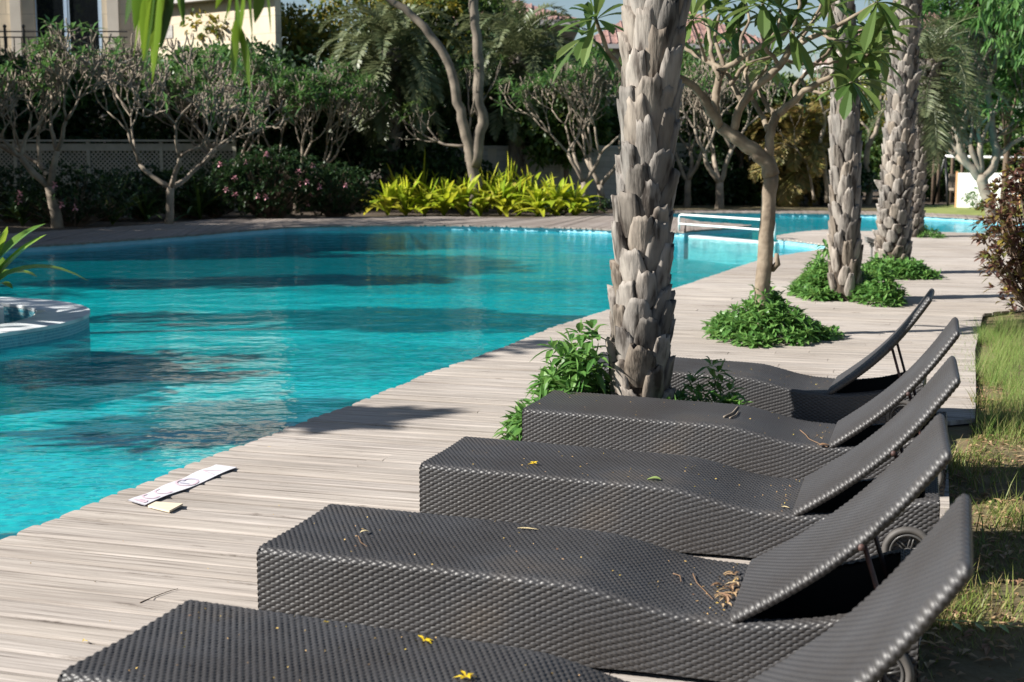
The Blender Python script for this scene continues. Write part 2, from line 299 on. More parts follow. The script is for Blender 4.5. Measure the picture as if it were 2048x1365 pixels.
# deck planks, one long run parallel to the loungers
ud = np.array([math.cos(PR), math.sin(PR)]); vd = np.array([-ud[1], ud[0]])
deck_poly = near_edge + tipR + pool2_near + [G(*p) for p in [(2700,600),(2200,612),(2040,618),(1966,628),(1950,700),(1952,780),(1950,838),(1893,842),(1900,1045)]] + [np.array(p) for p in [(1.12,3.6,0),(.75,1.5,0),(.2,-1.5,0)]]
DP = np.array(deck_poly)[:, :2]; uu = DP @ ud; vv = DP @ vd
def planks(name, uu, vv, pitch, mt, seed):
    rng = np.random.default_rng(seed); mb = MB(); nxt = np.roll(np.arange(len(uu)), -1)
    v = vv.min(); k = 0
    while v < vv.max():
        def cuts(vq):
            out = []
            for i in range(len(uu)):
                a, b = vv[i], vv[nxt[i]]
                if (a <= vq < b) or (b <= vq < a): out.append(uu[i] + (uu[nxt[i]] - uu[i]) * (vq - a) / (b - a))
            return sorted(out)
        c0 = cuts(v + .006); c1 = cuts(v + pitch - .006)
        if len(c0) == len(c1) and len(c0) >= 2:
            for j in range(0, len(c0) - 1, 2):
                a0, b0, a1, b1 = c0[j], c0[j+1], c1[j], c1[j+1]
                if max(a0, a1) + .05 > min(b0, b1): continue
                jit = rng.uniform(-.006, .010); a0 += jit - .03; a1 += jit - .03
                bounds = [0.]; L = min(b0, b1) - max(a0, a1); u = rng.uniform(.8, 3.2)
                while u < L - .5: bounds.append(u); u += rng.uniform(2.2, 3.8)
                bounds.append(L)
                for q in range(len(bounds) - 1):
                    first = q == 0; last = q == len(bounds) - 2
                    s0, s1 = bounds[q], bounds[q+1]; base = max(a0, a1)
                    ua0 = a0 if first else base + s0 + .002; ua1 = a1 if first else base + s0 + .002
                    ub0 = b0 if last else base + s1 - .002; ub1 = b1 if last else base + s1 - .002
                    z = rng.normal(0, .0022); tl = rng.normal(0, .0011); g0, g1 = v + .006 + rng.uniform(0, .004), v + pitch - .006
                    c = .004
                    if first and pitch < .2:   # worn rounded end
                        prof0 = [(ua0 + .006, g0), (ua0 + .002, g0 + .02), ((ua0 + ua1) / 2, (g0 + g1) / 2), (ua1 + .002, g1 - .02), (ua1 + .008, g1)]
                    else: prof0 = [(ua0, g0), (ua0, g0 + .01), ((ua0 + ua1) / 2, (g0 + g1) / 2), (ua1, g1 - .01), (ua1, g1)]
                    end = [(ub0, g0), (ub0, g0 + .01), ((ub0 + ub1) / 2, (g0 + g1) / 2), (ub1, g1 - .01), (ub1, g1)]
                    rows = []
                    for t in (0, 1):
                        pr = prof0 if t == 0 else end
                        r = []
                        for m_, (pu, pv) in enumerate(pr):
                            zz = z + tl * (m_ - 2) + (-.004 if m_ in (0, 4) else 0)
                            x, y = ud * pu + vd * pv; r.append((x, y, zz))
                        lo = [(r[4][0], r[4][1], -.03), (r[0][0], r[0][1], -.03)]
                        rows.append(r + lo)
                    V = np.array(rows[0] + rows[1]); n7 = 7
                    Q = [[i, n7 + i, n7 + (i + 1) % n7, (i + 1) % n7][::-1] for i in range(n7)]
                    T = [[0, 1, 6], [1, 2, 6], [2, 5, 6], [2, 3, 5], [3, 4, 5]]
                    T += [[t[0] + 7, t[2] + 7, t[1] + 7] for t in T]
                    mb.add(V, Q, T)
        v += pitch; k += 1
    return mb.build(name, mt)
struct(planks('pool_deck', uu, vv, .14, M['deck'], 3))
struct(poly_sheet('deck_underside', [deck_poly], -.034, M['dark']))

# far deck strip: short planks square to the pool edge
def resample(pts, n):
    pts = np.array(pts, float); d = np.r_[0, np.cumsum(np.linalg.norm(np.diff(pts, axis=0), axis=1))]
    t = np.linspace(0, d[-1], n); return np.stack([np.interp(t, d, pts[:, k]) for k in range(3)], 1)
def strip(name, inner, outer, N, seed):
    rng = np.random.default_rng(seed); A = resample(inner, N + 1); B = resample(outer, N + 1); mb = MB()
    for i in range(N):
        a0, a1 = A[i] * .97 + A[i+1] * .03, A[i] * .03 + A[i+1] * .97; b0, b1 = B[i] * .97 + B[i+1] * .03, B[i] * .03 + B[i+1] * .97
        j = unit(B[i] - A[i]) * rng.uniform(-.10, -.03); z = np.array([0, 0, rng.normal(0, .003)]); dn = np.array([0, 0, -.04])
        V = [a0 + j + z, a1 + j + z, b1 + z, b0 + z]; V += [p + dn for p in V]
        mb.add(V, [[0,3,2,1],[4,5,6,7],[0,1,5,4],[1,2,6,5],[2,3,7,6],[3,0,4,7]])
    return mb.build(name, M['fardeck'])
fouter = [G(*p) for p in [(1372,437),(1290,430),(1220,427.5),(1140,432),(1047,437),(900,433.5),(800,433),(700,434),(600,435),(440,437),(352,446),(200,456),(44,466),(-200,480),(-500,500),(-900,540)]]
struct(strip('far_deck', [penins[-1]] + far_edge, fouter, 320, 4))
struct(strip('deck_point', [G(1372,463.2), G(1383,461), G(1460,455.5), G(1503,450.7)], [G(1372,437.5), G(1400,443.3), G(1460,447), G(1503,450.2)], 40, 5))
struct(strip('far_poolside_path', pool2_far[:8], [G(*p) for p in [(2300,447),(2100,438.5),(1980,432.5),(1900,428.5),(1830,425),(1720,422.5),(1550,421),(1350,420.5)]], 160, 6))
# lawn sheets
def sheet(name, pts, z, mt): return struct(poly_sheet(name, [pts], z, mt))
sheet('side_lawn', [np.array(p, float) for p in [(-.4,-2,0),(.5,1.5,0),(1.0,3.6,0),(1.6,5.3,0),(1.9,7.0,0),(2.4,7.2,0),(3.6,11,0),(4.2,13.5,0),(30,24,0),(30,-2,0)]], -.040, M['lawn'])
sheet('far_lawn', [G(1840,424.5,0), G(1980,431,0), G(2300,445,0), G(2300,405,0), G(1850,410,0)], -.020, M['lawnfar'])
sheet('far_grass_bank', [G(1345,419.5,0), G(1720,421,0), G(1835,423.5,0), G(1835,409,0), G(1345,407,0)], -.022, M['lawn'])

# ------------------------------------------------------------------ loungers
RP, CPI = .0097, .0167       # strand pitch, stake pitch
DU, DV = CPI / 4, RP / 4
HL = .29; LL = 2.0; LW = .581; HS = 1.497
S_ = np.array([0,.18,.36,.46,.52,.57,.62,.67,.75,.80,.87,.92,.955,.975,1.0]); Z_ = np.array([0,-.008,-.018,-.021,-.027,-.048,-.074,-.090,-.097,-.092,-.072,-.045,-.016,-.004,0])
uxs = np.linspace(0, 1, 401); _z = np.interp(uxs, S_, Z_); _k = np.hanning(25); _k /= _k.sum()
_zp = np.convolve(np.pad(_z, 12, mode='edge'), _k, 'valid')
def ztop(u): return HL + np.interp(u / LL, uxs, _zp)
def zbot(u): return .004 + .014 * np.exp(-((u - 1.25) / .42) ** 2)
def weave(ui, vi, A=.0062):
    """ui, vi integer sample indices; four samples to a stake and to a strand"""
    x = ui / 4.0; y = vi / 4.0; h = np.zeros(np.broadcast(x, y).shape); fx, fy = np.floor(x), np.floor(y)
    for dx in (0, 1):
        for dy in (-1, 0, 1, 2):
            c = fx + dx; r = fy + dy; ok = ((c + r) % 2) == 0
            d2 = ((x - c) / .72) ** 2 + ((y - r) / 1.02) ** 2
            h = np.maximum(h, np.where(ok, np.clip(1 - d2, 0, 1) ** .55, 0))
    return A * (h - .5)
def make_lounger(name):
    root = empty(name, '', 'sun lounger')
    rng = np.random.default_rng(11)
    nu = int(LL / DU) + 1; u = np.linspace(0, LL, nu); ui = np.arange(nu)
    # cross-section: side (down from the rounded edge), rounded edge, flat top
    r = .018; rim = .045
    # top row coordinates from near edge to far edge
    narc = 3
    nt_ = int((LW - 2 * r) / DV / 4) * 4; yt = np.linspace(r, LW - r, nt_ + 1)
    arc = np.linspace(0, np.pi / 2, 13)[1:-1]
    nside = int((HL + .02) / DV / 4) * 4
    zt = ztop(u); zb = zbot(u)
    rows = []; nor = []
    for k in range(nside, 0, -1): rows.append((0 * u, np.maximum(zt - r - k * DV, zb))); nor.append((-1, 0))
    rows.append((0 * u, zt - r)); nor.append((-1, 0))
    for a in arc: rows.append((r - r * np.cos(a) + 0 * u, zt - r + r * np.sin(a))); nor.append((-math.cos(a), math.sin(a)))
    for y in yt: rows.append((y + 0 * u, zt.copy())); nor.append((0, 1))
    for a in arc[::-1]: rows.append((LW - r + r * np.cos(a) + 0 * u, zt - r + r * np.sin(a))); nor.append((math.cos(a), math.sin(a)))
    rows.append((LW + 0 * u, zt - r)); nor.append((1, 0))
    for k in range(1, nside + 1): rows.append((LW + 0 * u, np.maximum(zt - r - k * DV, zb))); nor.append((1, 0))
    nv = len(rows); P = np.zeros((nu, nv, 3))
    slope = np.gradient(zt, u)
    wob = .0008 * np.sin(u * 9) 
    for j, ((y, z), nn) in enumerate(zip(rows, nor)):
        d = weave(ui, np.full(nu, j)) * (1 + .15 * np.sin(u * 31 + j)) + rng.normal(0, .00035, nu)
        flat = z <= zb + 1e-6; d = np.where(flat & (nn[1] == 0), 0, d)
        P[:, j, 0] = u - slope * nn[1] * d
        P[:, j, 1] = y + nn[0] * (d + wob); P[:, j, 2] = z + nn[1] * d
    j0 = nside + 12; jr = j0 + int((rim - r) / DV); je = nv - 1 - j0; jf = nv - 1 - jr
    a = MB(); a.grid(P[:, :jr + 1]); a.build('side_panel', M['wicker'], root, True)
    a = MB(); a.grid(P[:, jf:]); a.build('side_panel', M['wicker'], root, True)
    # the seat: strands run across the chair
    us = np.arange(int(HS / DV) + 1) * DV; ys = np.arange(int((LW - .024) / DU) + 1) * DU + .012; Us, Ys = np.meshgrid(us, ys, indexing='ij')
    I, J = np.meshgrid(np.arange(len(us)), np.arange(len(ys)), indexing='ij'); d = weave(J, I) * (1 + .12 * np.sin(Ys * 40 + Us * 7)) + rng.normal(0, .00035, Us.shape)
    dip = .004 * np.sin(np.pi * Ys / LW) ** 2; edge = np.clip(np.minimum(Ys - .012, LW - .012 - Ys) / .006, 0, 1)
    Ps = np.stack([Us - np.interp(Us, u, slope) * d, Ys, ztop(Us) + .0018 * edge - .003 * (1 - edge) - dip * edge + d], -1); a = MB(); a.grid(Ps); a.build('seat', M['wicker'], root, True)
    # head rim and end panels
    ny = int(LW / DU) + 1; y = np.linspace(0, LW, ny); yi = np.arange(ny)
    for (x, sgn, nm) in ((0., -1, 'foot_panel'), (LL, 1, 'head_panel')):
        zz = [HL - .001 - k * DV for k in range(nside)]; Pe = np.zeros((ny, len(zz), 3))
        for j, z in enumerate(zz):
            d = weave(yi, np.full(ny, j + 2)); Pe[:, j] = np.c_[x + sgn * (d + .001 * (j > 4)), y, np.full(ny, max(z, .04))]
            if j < 6: Pe[:, j, 0] -= sgn * (.006 - j * .001)
        a = MB(); a.grid(Pe)
        if nm == 'head_panel':
            yy = y; Pr = np.zeros((12, ny, 3))
            for q in range(12): Pr[q] = np.c_[np.full(ny, LL - .002 - q * .0042) , yy, HL - .001 + weave(yi, np.full(ny, q * 2))]
            a.grid(Pr[:, 10:-10])
        a.build(nm, M['wicker'], root, True)
    # inner faces of the box, seen in the opening under the backrest
    uo = np.linspace(HS - .01, LL - .03, 14); zo = ztop(uo) - .006
    for yy in (rim + .002, LW - rim - .002):
        a = MB(); a.grid(np.stack([np.c_[uo, np.full(14, yy), zo], np.c_[uo, np.full(14, yy), np.full(14, .05)]], 1)); a.build('inner_panel', M['wicker_in'], root)
    a = MB(); a.grid(np.array([[[LL-.05, rim, HL-.006],[LL-.05, LW-rim, HL-.006]],[[LL-.05, rim, .05],[LL-.05, LW-rim, .05]]])); a.build('inner_panel', M['wicker_in'], root)
    a = MB(); a.box((HS - .03, rim, .06), (HS - .01, LW - rim, ztop(HS) - .02)); a.build('crossbar', M['wicker_in'], root)
    a = MB(); a.box((HS-.005, rim, .045), (LL - .052, LW - rim, .055)); a.build('bottom_panel', M['wicker_in'], root)
    for yy in (.03, LW - .07): a = MB(); a.box((.03, yy, 0), (.07, yy + .04, .06)); a.build('foot', M['wicker_in'], root)
    # backrest
    T = .032; BL = .782; BW = LW - .004; r2 = .02
    nb = int(BL / DV) + 1; b = np.linspace(0, BL, nb)
    per = []
    def ring(hw, ht):  # rounded rectangle cross-section, constant sampling
        pts = []; nn = []
        n1 = int((BW - 2 * r2) / DU)
        for y_ in np.linspace(r2, BW - r2, n1): pts.append((y_, T)); nn.append((0, 1))
        for q in np.linspace(np.pi/2, -np.pi/2, 12)[1:-1]: pts.append((BW - r2 + r2 * math.cos(q), T/2 + T/2 * math.sin(q))); nn.append((math.cos(q), math.sin(q)))
        for y_ in np.linspace(BW - r2, r2, n1): pts.append((y_, 0)); nn.append((0, -1))
        for q in np.linspace(-np.pi/2, -3*np.pi/2, 12)[1:-1]: pts.append((r2 + r2 * math.cos(q), T/2 + T/2 * math.sin(q))); nn.append((math.cos(q), math.sin(q)))
        return np.array(pts), np.array(nn)
    pts, nn = ring(1, 1); npnt = len(pts) // 8 * 8; pts = pts[:npnt]; nn = nn[:npnt]
    P = np.zeros((nb, npnt, 3)); sag = -.042 * np.sin(np.pi * b / BL) + .012 * (b / BL) ** 2; bi = np.arange(nb)
    e = np.minimum(b, BL - b); sc = np.sqrt(np.clip(1 - (1 - np.clip(e / .018, 0, 1)) ** 2, 0, 1))
    for j in range(npnt):
        d = weave(np.full(nb, j), bi, .0062) * (.35 + .65 * sc) * (1 - .5 * abs(nn[j, 0])) + rng.normal(0, .0003, nb)
        y_ = pts[j, 0]; z_ = pts[j, 1]
        P[:, j, 0] = b + np.sign(b - BL / 2) * d * (1 - sc); P[:, j, 1] = BW/2 + (y_ - BW/2) * (1 - .03 * (1 - sc)) + nn[j, 0] * d + .002
        P[:, j, 2] = T/2 + (z_ - T/2) * sc + nn[j, 1] * d + sag
    br = MB(); br.grid(P, close=True); back = br.build('backrest', M['wicker'], root, True)
    back.location = (HS, 0, HL - .097 - .012)
    return root, back
def add_rods(root, ang):
    # pivot bar and the two struts, set for this chair's angle
    c, s = math.cos(ang), math.sin(ang); z0 = HL - .091
    def bp(d, off=-.005): return np.array([HS + d * c - off * s, 0, z0 + d * s + off * c])
    a = MB(); p = bp(.42, -.045); a.tube([p + [0, -.012, 0], p + [0, LW + .012, 0]], .009, 8); a.build('pivot_bar', M['rod'], root, True)
    for y in (.09, LW - .09):
        a = MB(); q = np.array([p[0] + .10, 0, .13]); a.tube([p + [0, y, 0], q + [0, y, 0]], .0075, 8); a.build('strut', M['rod'], root, True)
def make_wheel(root, y):
    c = (LL - .10, y, .094); g = bpy.data.objects.new('wheel', None); COL.objects.link(g); g.parent = root; g.location = c; g.empty_display_size = .05
    a = MB(); n = 40; t = np.linspace(0, 2*np.pi, n, endpoint=False); q = np.linspace(0, 2*np.pi, 10, endpoint=False)
    P = np.zeros((n + 1, 10, 3)); tt = np.r_[t, t[0]]
    for k, th in enumerate(tt):
        rr = .081 + .013 * np.cos(q); P[k] = np.c_[rr * math.cos(th), .017 * np.sin(q), rr * math.sin(th)]
    a.grid(P, close=True); a.build('tyre', M['tyre'], g, True)
    a = MB(); P = np.zeros((n + 1, 8, 3)); q = np.linspace(0, 2*np.pi, 8, endpoint=False)
    for k, th in enumerate(tt):
        rr = .064 + .006 * np.cos(q); P[k] = np.c_[rr * math.cos(th), .014 * np.sin(q), rr * math.sin(th)]
    a.grid(P, close=True); a.tube([(0, -.018, 0), (0, .018, 0)], .016, 12)
    for k in range(6):
        th = k * np.pi / 3 + .3; d = np.array([math.cos(th), 0, math.sin(th)]); pp = np.array([-d[2], 0, d[0]]) * .006
        a.tube([d * .01 + pp, d * .062 + pp], .0035, 5); a.tube([d * .01 - pp, d * .062 - pp], .0035, 5)
    a.build('rim', M['rim'], g, True)
LS = [(-1.079, 3.013, -.327, .785), (-.804, 4.053, -.282, .728), (-.372, 5.234, -.294, .752), (.052, 6.452, -.311, .785), (.397, 7.921, -.335, .800)]
LBL = ['nearest black wicker lounger, its side out of the picture, yellow flowers on its seat',
       'black wicker lounger with dry leaves heaped at its hinge, second from the camera',
       'black wicker lounger with a fallen green leaf on its seat, middle of the row',
       'black wicker lounger with bark scraps on it, in front of the thick palm trunk',
       'farthest black wicker lounger, partly behind the thick palm and crossed by its shadow']
proto, pback = make_lounger('sun_lounger')
make_wheel(proto, -.012); make_wheel(proto, LW + .012)
def kids(o): return [c for c in bpy.data.objects if c.parent == o]
def copy_tree(o, parent=None):
    c = o.copy(); COL.objects.link(c)
    if parent is not None: c.parent = parent
    for ch in kids(o):
        if ch.name.startswith(('pivot', 'strut')): continue
        copy_tree(ch, c)
    return c
loungers = []
for i, (x, y, yaw, ang) in enumerate(LS):
    o = proto if i == 0 else copy_tree(proto)
    loungers.append(o)
for i, (x, y, yaw, ang) in enumerate(LS):
    o = loungers[i]; o.location = (x, y, 0); o.rotation_euler = (0, 0, yaw); o['label'] = LBL[i]; o['group'] = 'wicker sun loungers in a row on the deck'
    for ch in kids(o):
        if ch.name.startswith('backrest'): ch.rotation_euler = (0, -ang, 0)
    add_rods(o, ang)
def on_lounger(i, px, py):
    """point of the seat surface of lounger i under that pixel"""
    x, y, yaw, _ = LS[i]; z = HL
    for _ in range(6):
        p = G(px, py, z); d = p[:2] - (x, y); u = d[0] * math.cos(yaw) + d[1] * math.sin(yaw); z = float(ztop(u)) + .002
    return G(px, py, z)

# ------------------------------------------------------------------ plant builders
def perp(D):
    D = unit(D); r = np.where(np.abs(D[:, 2:3]) < .9, np.array([[0, 0, 1.]]), np.array([[1., 0, 0]]))
    s = unit(np.cross(D, r)); return s, np.cross(s, D)
def leaves(mb, P, D, L, W, n=2, prof=None, fold=.25, droop=.3, roll=None, rng=None):
    """n quads long on each side of the midrib; every leaf its own island"""
    P = np.atleast_2d(P); D = unit(np.atleast_2d(D)); N = len(P)
    L = np.broadcast_to(L, (N,)); W = np.broadcast_to(W, (N,)); dr = np.broadcast_to(droop, (N,))
    S, U = perp(D)
    if roll is not None:
        c, s_ = np.cos(roll)[:, None], np.sin(roll)[:, None]; S, U = S * c + U * s_, U * c - S * s_
    t = np.linspace(0, 1, n + 1)
    w_ = np.interp(t, *prof) if prof is not None else np.sin(np.pi * np.clip(t * .94 + .03, 0, 1))
    V = np.zeros((N, n + 1, 3, 3))
    for k in range(n + 1):
        c = P + D * (L * t[k])[:, None]; c = c - np.array([0, 0, 1.]) * (dr * L * t[k] ** 2)[:, None]
        hw = (W * w_[k] * .5)[:, None]
        V[:, k, 0] = c + S * hw + U * hw * fold * 2; V[:, k, 1] = c; V[:, k, 2] = c - S * hw + U * hw * fold * 2
    b = (np.arange(N) * (n + 1) * 3)[:, None]
    q = []
    for k in range(n):
        for s_ in (0, 1):
            i = k * 3 + s_; q.append([i, i + 3, i + 4, i + 1])
    Q = (b[:, :, None] + np.array(q)[None]).reshape(-1, 4)
    mb.add(V.reshape(-1, 3), Q)
def diamonds(mb, P, D, L, W, rng):
    P = np.atleast_2d(P); D = unit(D); N = len(P); S, U = perp(D); a = rng.uniform(0, np.pi, N)[:, None]; S = S * np.cos(a) + U * np.sin(a)
    L = np.broadcast_to(L, (N,))[:, None]; W = np.broadcast_to(W, (N,))[:, None]
    V = np.stack([P, P + D * L * .5 + S * W * .5, P + D * L - [0, 0, .12] * L, P + D * L * .5 - S * W * .5], 1)
    mb.add(V.reshape(-1, 3), np.arange(N * 4).reshape(N, 4))
PLUM = ([0, .25, .55, .75, .9, 1], [.12, .45, .85, 1, .75, .05])
LANCE = ([0, .2, .45, .75, 1], [.15, .8, 1, .6, .02])
STRAP = ([0, .3, .7, .9, 1], [.6, 1, .85, .45, .03])
def sph(rng, n): return unit(rng.normal(size=(n, 3)))
def rosette(mb, p, ax, n, L, W, rng, seg=3, spread=(35, 95), droop=.25, prof=PLUM):
    ax = unit(ax); s, u = perp(ax[None]); s, u = s[0], u[0]
    a = np.arange(n) * 2.4 + rng.uniform(0, 6); e = np.radians(np.linspace(spread[0], spread[1], n) + rng.normal(0, 7, n))
    D = ax * np.cos(e)[:, None] + (s * np.cos(a)[:, None] + u * np.sin(a)[:, None]) * np.sin(e)[:, None]
    leaves(mb, p + D * .01, D, L * rng.uniform(.7, 1.1, n), W * rng.uniform(.8, 1.1, n), seg, prof, .18, droop * rng.uniform(.5, 1.6, n))
def fork_tree(rng, p, d, L, r, depth, mb, tips, up=.35, spread=38, ratio=.78, sides=7, gnarl=.12, minr=.006):
    d = unit(d); n = 4; pts = [np.array(p)]; dd = d.copy()
    for k in range(n):
        dd = unit(dd + rng.normal(0, gnarl, 3) + np.array([0, 0, up * .25])); pts.append(pts[-1] + dd * L / n)
    rr = np.linspace(r, max(r * .72, minr), n + 1); mb.tube(pts, rr, sides if r > .03 else 5 if r > .012 else 4, cap=True)
    if depth == 0: tips.append((pts[-1], dd)); return
    k = rng.choice([2, 3], p=[.6, .4]); a0 = rng.uniform(0, 2 * np.pi); s, u = perp(dd[None])
    for j in range(k):
        a = a0 + j * 2 * np.pi / k + rng.normal(0, .3); e = R(spread * rng.uniform(.6, 1.25))
        nd = dd * math.cos(e) + (s[0] * math.cos(a) + u[0] * math.sin(a)) * math.sin(e); nd = unit(nd + [0, 0, up * .3])
        fork_tree(rng, pts[-1], nd, L * ratio * rng.uniform(.8, 1.15), max(rr[-1] * .82, minr), depth - 1, mb, tips, up, spread, ratio, sides, gnarl, minr)
def bare_tree(name, label, base, h, seed, r=.09, lean=(0, 0), depth=5, leafy=.25, mt='barkbg', lf='plumbg', nstem=3, L0=None, group=None, leafL=.26, spread=34, rnleaf=8, splay=.7):
    rng = np.random.default_rng(seed); root = empty(name, label, 'tree', base, group=group)
    mb = MB(); tips = []; L0 = L0 or h * .20
    top = np.array([lean[0] * .3, lean[1] * .3, h * .2]); mb.tube([(0, 0, -.08), top * .3 + [.02, 0, 0], top * .7, top], [r * 1.25, r * 1.05, r, r * .95], 8)
    a0 = rng.uniform(0, 6)
    for j in range(nstem):
        a = a0 + j * 2 * np.pi / nstem; d = np.array([math.cos(a) * splay + lean[0] * .3, math.sin(a) * splay + lean[1] * .3, .9])
        fork_tree(rng, top - [0, 0, .05], d, L0, r * .72, depth - 1, mb, tips, .42, spread, .80, 7, .15, .017)
    mb.build('trunk', M[mt], root, True)
    if leafy:
        lb = MB()
        for p, d in tips:
            if rng.random() < leafy: rosette(lb, p, unit(d + [0, 0, .4]), rnleaf, leafL, leafL * .3, rng, 2)
        if lb.V: lb.build('crown', M[lf], root)
    return root
def cloud(rng, c, rad, nclump, nleaf, L, W, mb, flat=1.0, tuft=.33):
    """leaf clumps filling an ellipsoid, gaps between the clumps"""
    c = np.array(c); rad = np.array(rad); d = sph(rng, nclump) * rng.uniform(.35, 1, (nclump, 1)) ** .6; cc = c + d * rad
    cr = rad.min() * tuft * rng.uniform(.6, 1.3, nclump)
    idx = rng.integers(0, nclump, nleaf); o = sph(rng, nleaf); P = cc[idx] + o * (cr[idx] * rng.uniform(.3, 1, nleaf) ** .5)[:, None] * [1, 1, .8 * flat]
    D = unit(o + rng.normal(0, .6, (nleaf, 3)) + [0, 0, .15]); diamonds(mb, P, D, L * rng.uniform(.6, 1.3, nleaf), W * rng.uniform(.7, 1.2, nleaf), rng); return cc
def leafy_tree(name, label, base, h, rad, seed, lf='darkleaf', n=6000, nclump=60, L=.22, W=.12, mt='barkdark', zc=None, cat='tree', group=None, r=.12):
    rng = np.random.default_rng(seed); root = empty(name, label, cat, base, group=group); zc = zc or h - rad[2] * .9
    lb = MB(); cc = cloud(rng, (0, 0, zc), rad, nclump, n, L, W, lb); lb.build('crown', M[lf], root)
    tb = MB(); tb.tube([(0, 0, -.08), (.05, .03, zc * .4), (0, 0, zc)], [r, r * .8, r * .5], 7)
    for p in cc[:14]: m_ = np.array([0, 0, zc * rng.uniform(.4, .9)]); tb.tube([m_, (m_ + p) / 2 + [0, 0, .1], p], [r * .4, r * .25, r * .1], 5)
    tb.build('trunk', M[mt], root, True); return root
def frond(mb, p, az, el, L, rng, npair=42, lw=.028, ll=.42, droop=1.0, rb=None, ns=14):
    """one feather leaf: curved rachis, narrow leaflets in a loose V"""
    pts = [np.array(p, float)]; e = el
    for k in range(ns):
        d = np.array([math.cos(az) * math.cos(e), math.sin(az) * math.cos(e), math.sin(e)]); pts.append(pts[-1] + d * L / ns); e -= droop * (1.0 + k * .12) / ns
    pts = np.array(pts); (rb or mb).tube(pts, np.linspace(.02, .004, ns + 1), 4, cap=False)
    t = np.linspace(.12, 1, npair); q = t * ns; i = np.minimum(q.astype(int), ns - 1); f = (q - i)[:, None]; P = pts[i] * (1 - f) + pts[i + 1] * f; T = unit(pts[i + 1] - pts[i])
    side = np.array([-math.sin(az), math.cos(az), 0]); up = np.cross(T, side) * -1; up = np.where((up[:, 2:3] < 0), -up, up)
    l_ = ll * np.sin(np.pi * np.clip(t * .86 + .12, 0, 1)) ** .7
    for s in (-1, 1):
        D = T * .65 + side * s * .8 + up * rng.uniform(.05, .5, (npair, 1)) + rng.normal(0, .08, (npair, 3)); D = unit(D); LLn = (l_ * rng.uniform(.8, 1.1, npair))[:, None]
        n_ = unit(np.cross(D, up)); w_ = lw * .5
        V = np.stack([P, P + D * LLn * .4 + n_ * w_, P + D * LLn - [0, 0, .10] * LLn, P + D * LLn * .4 - n_ * w_], 1); mb.add(V.reshape(-1, 3), np.arange(npair * 4).reshape(-1, 4))
def palm(name, label, path, rads, seed, bw=.14, bh=.26, nper=8, dz=.10, lift=.035, crown=None, bm='boot', fr='frond', group=None, zmaxboot=99, frL=2.6, lwf=.03, nfr=34, npair=42, cat='palm tree', ellow=-60, lll=.42):
    rng = np.random.default_rng(seed); base = np.array(path[0]); root = empty(name, label, cat, base, group=group); path = np.array(path) - base
    d = np.r_[0, np.cumsum(np.linalg.norm(np.diff(path, axis=0), axis=1))]; H = d[-1]
    pos = lambda s: np.array([np.interp(s, d, path[:, k]) for k in range(3)]); rad = lambda s: np.interp(s, d, rads)
    core = MB(); ss = np.arange(-.1, H + .05, .06); core.tube([pos(s) + [0, 0, min(s, 0)] for s in ss], [rad(s) * .93 + rng.normal(0, .003) for s in ss], 18, bump=.02, rng=rng); core.build('trunk', M['boot_dark'], root, True)
    mb = MB(); nu, nv = 9, 8; s = .0; k = 0; step = dz / nper
    while s < min(H - .05, zmaxboot):
        a0 = k * 2.39996 + rng.normal(0, .05); sc = rng.uniform(.82, 1.2); hh = bh * sc * (.75 + .35 * min(1, s / 1.6)); ww = bw * rng.uniform(.85, 1.15)
        c = pos(s); r = rad(s); lf_ = lift * rng.uniform(.5, 1.35) * (2.0 if rng.random() < .06 else 1); twist = rng.normal(0, .14); bul = rng.uniform(.004, .020); cut = rng.uniform(-.55, .55); dent = rng.uniform(-.006, .004)
        rag = rng.uniform(.86, 1.0, nu) + cut * np.linspace(-.5, .5, nu) * .3
        V = np.zeros((nv + 1, nu, 3))
        for i in range(nv + 1):
            v = min(i, nv - 1) / (nv - 1); wv = ww * .5 * (1.0 - .56 * v ** 1.25) * (.5 + .5 * min(1, v * 5))
            cc = pos(s + hh * v)
            for j in range(nu):
                u_ = (j - (nu - 1) / 2) / ((nu - 1) / 2 - 1); uc = max(-1, min(1, u_)); edge = j in (0, nu - 1)
                vv_ = v * (rag[j] if v > .8 else 1)
                ra = r - .012 + (lf_ + .014) * vv_ ** .8 + bul * (1 - uc * uc) * (1 - .4 * v) + dent * math.cos(uc * 6) * v + rng.normal(0, .0018)
                if edge: ra = r * .9 - .01
                if i == nv: ra = r * .9 - .005
                an = a0 + twist * v + uc * wv / r * (1 if not edge else .93)
                V[i, j] = (cc[0] + math.cos(an) * ra, cc[1] + math.sin(an) * ra, cc[2] + (vv_ - v) * hh - (.02 if i == nv else 0))
        mb.grid(V.transpose(1, 0, 2)[::-1]); s += step * rng.uniform(.85, 1.15); k += 1
    mb.build('leaf_bases', M[bm], root, True)
    if crown is None: return root
    fb = MB(); c = pos(H)
    for q in range(nfr):
        el = R(np.interp(q / nfr, [0, 1], [78, ellow]) + rng.normal(0, 6)); az = q * 2.4 + rng.normal(0, .2)
        frond(fb, c + [0, 0, -.012 * q], az, el, frL * rng.uniform(.85, 1.1), rng, npair, lwf, lll, droop=1.25 if el > 0 else .55)
    fb.build('crown', M[fr], root); return root
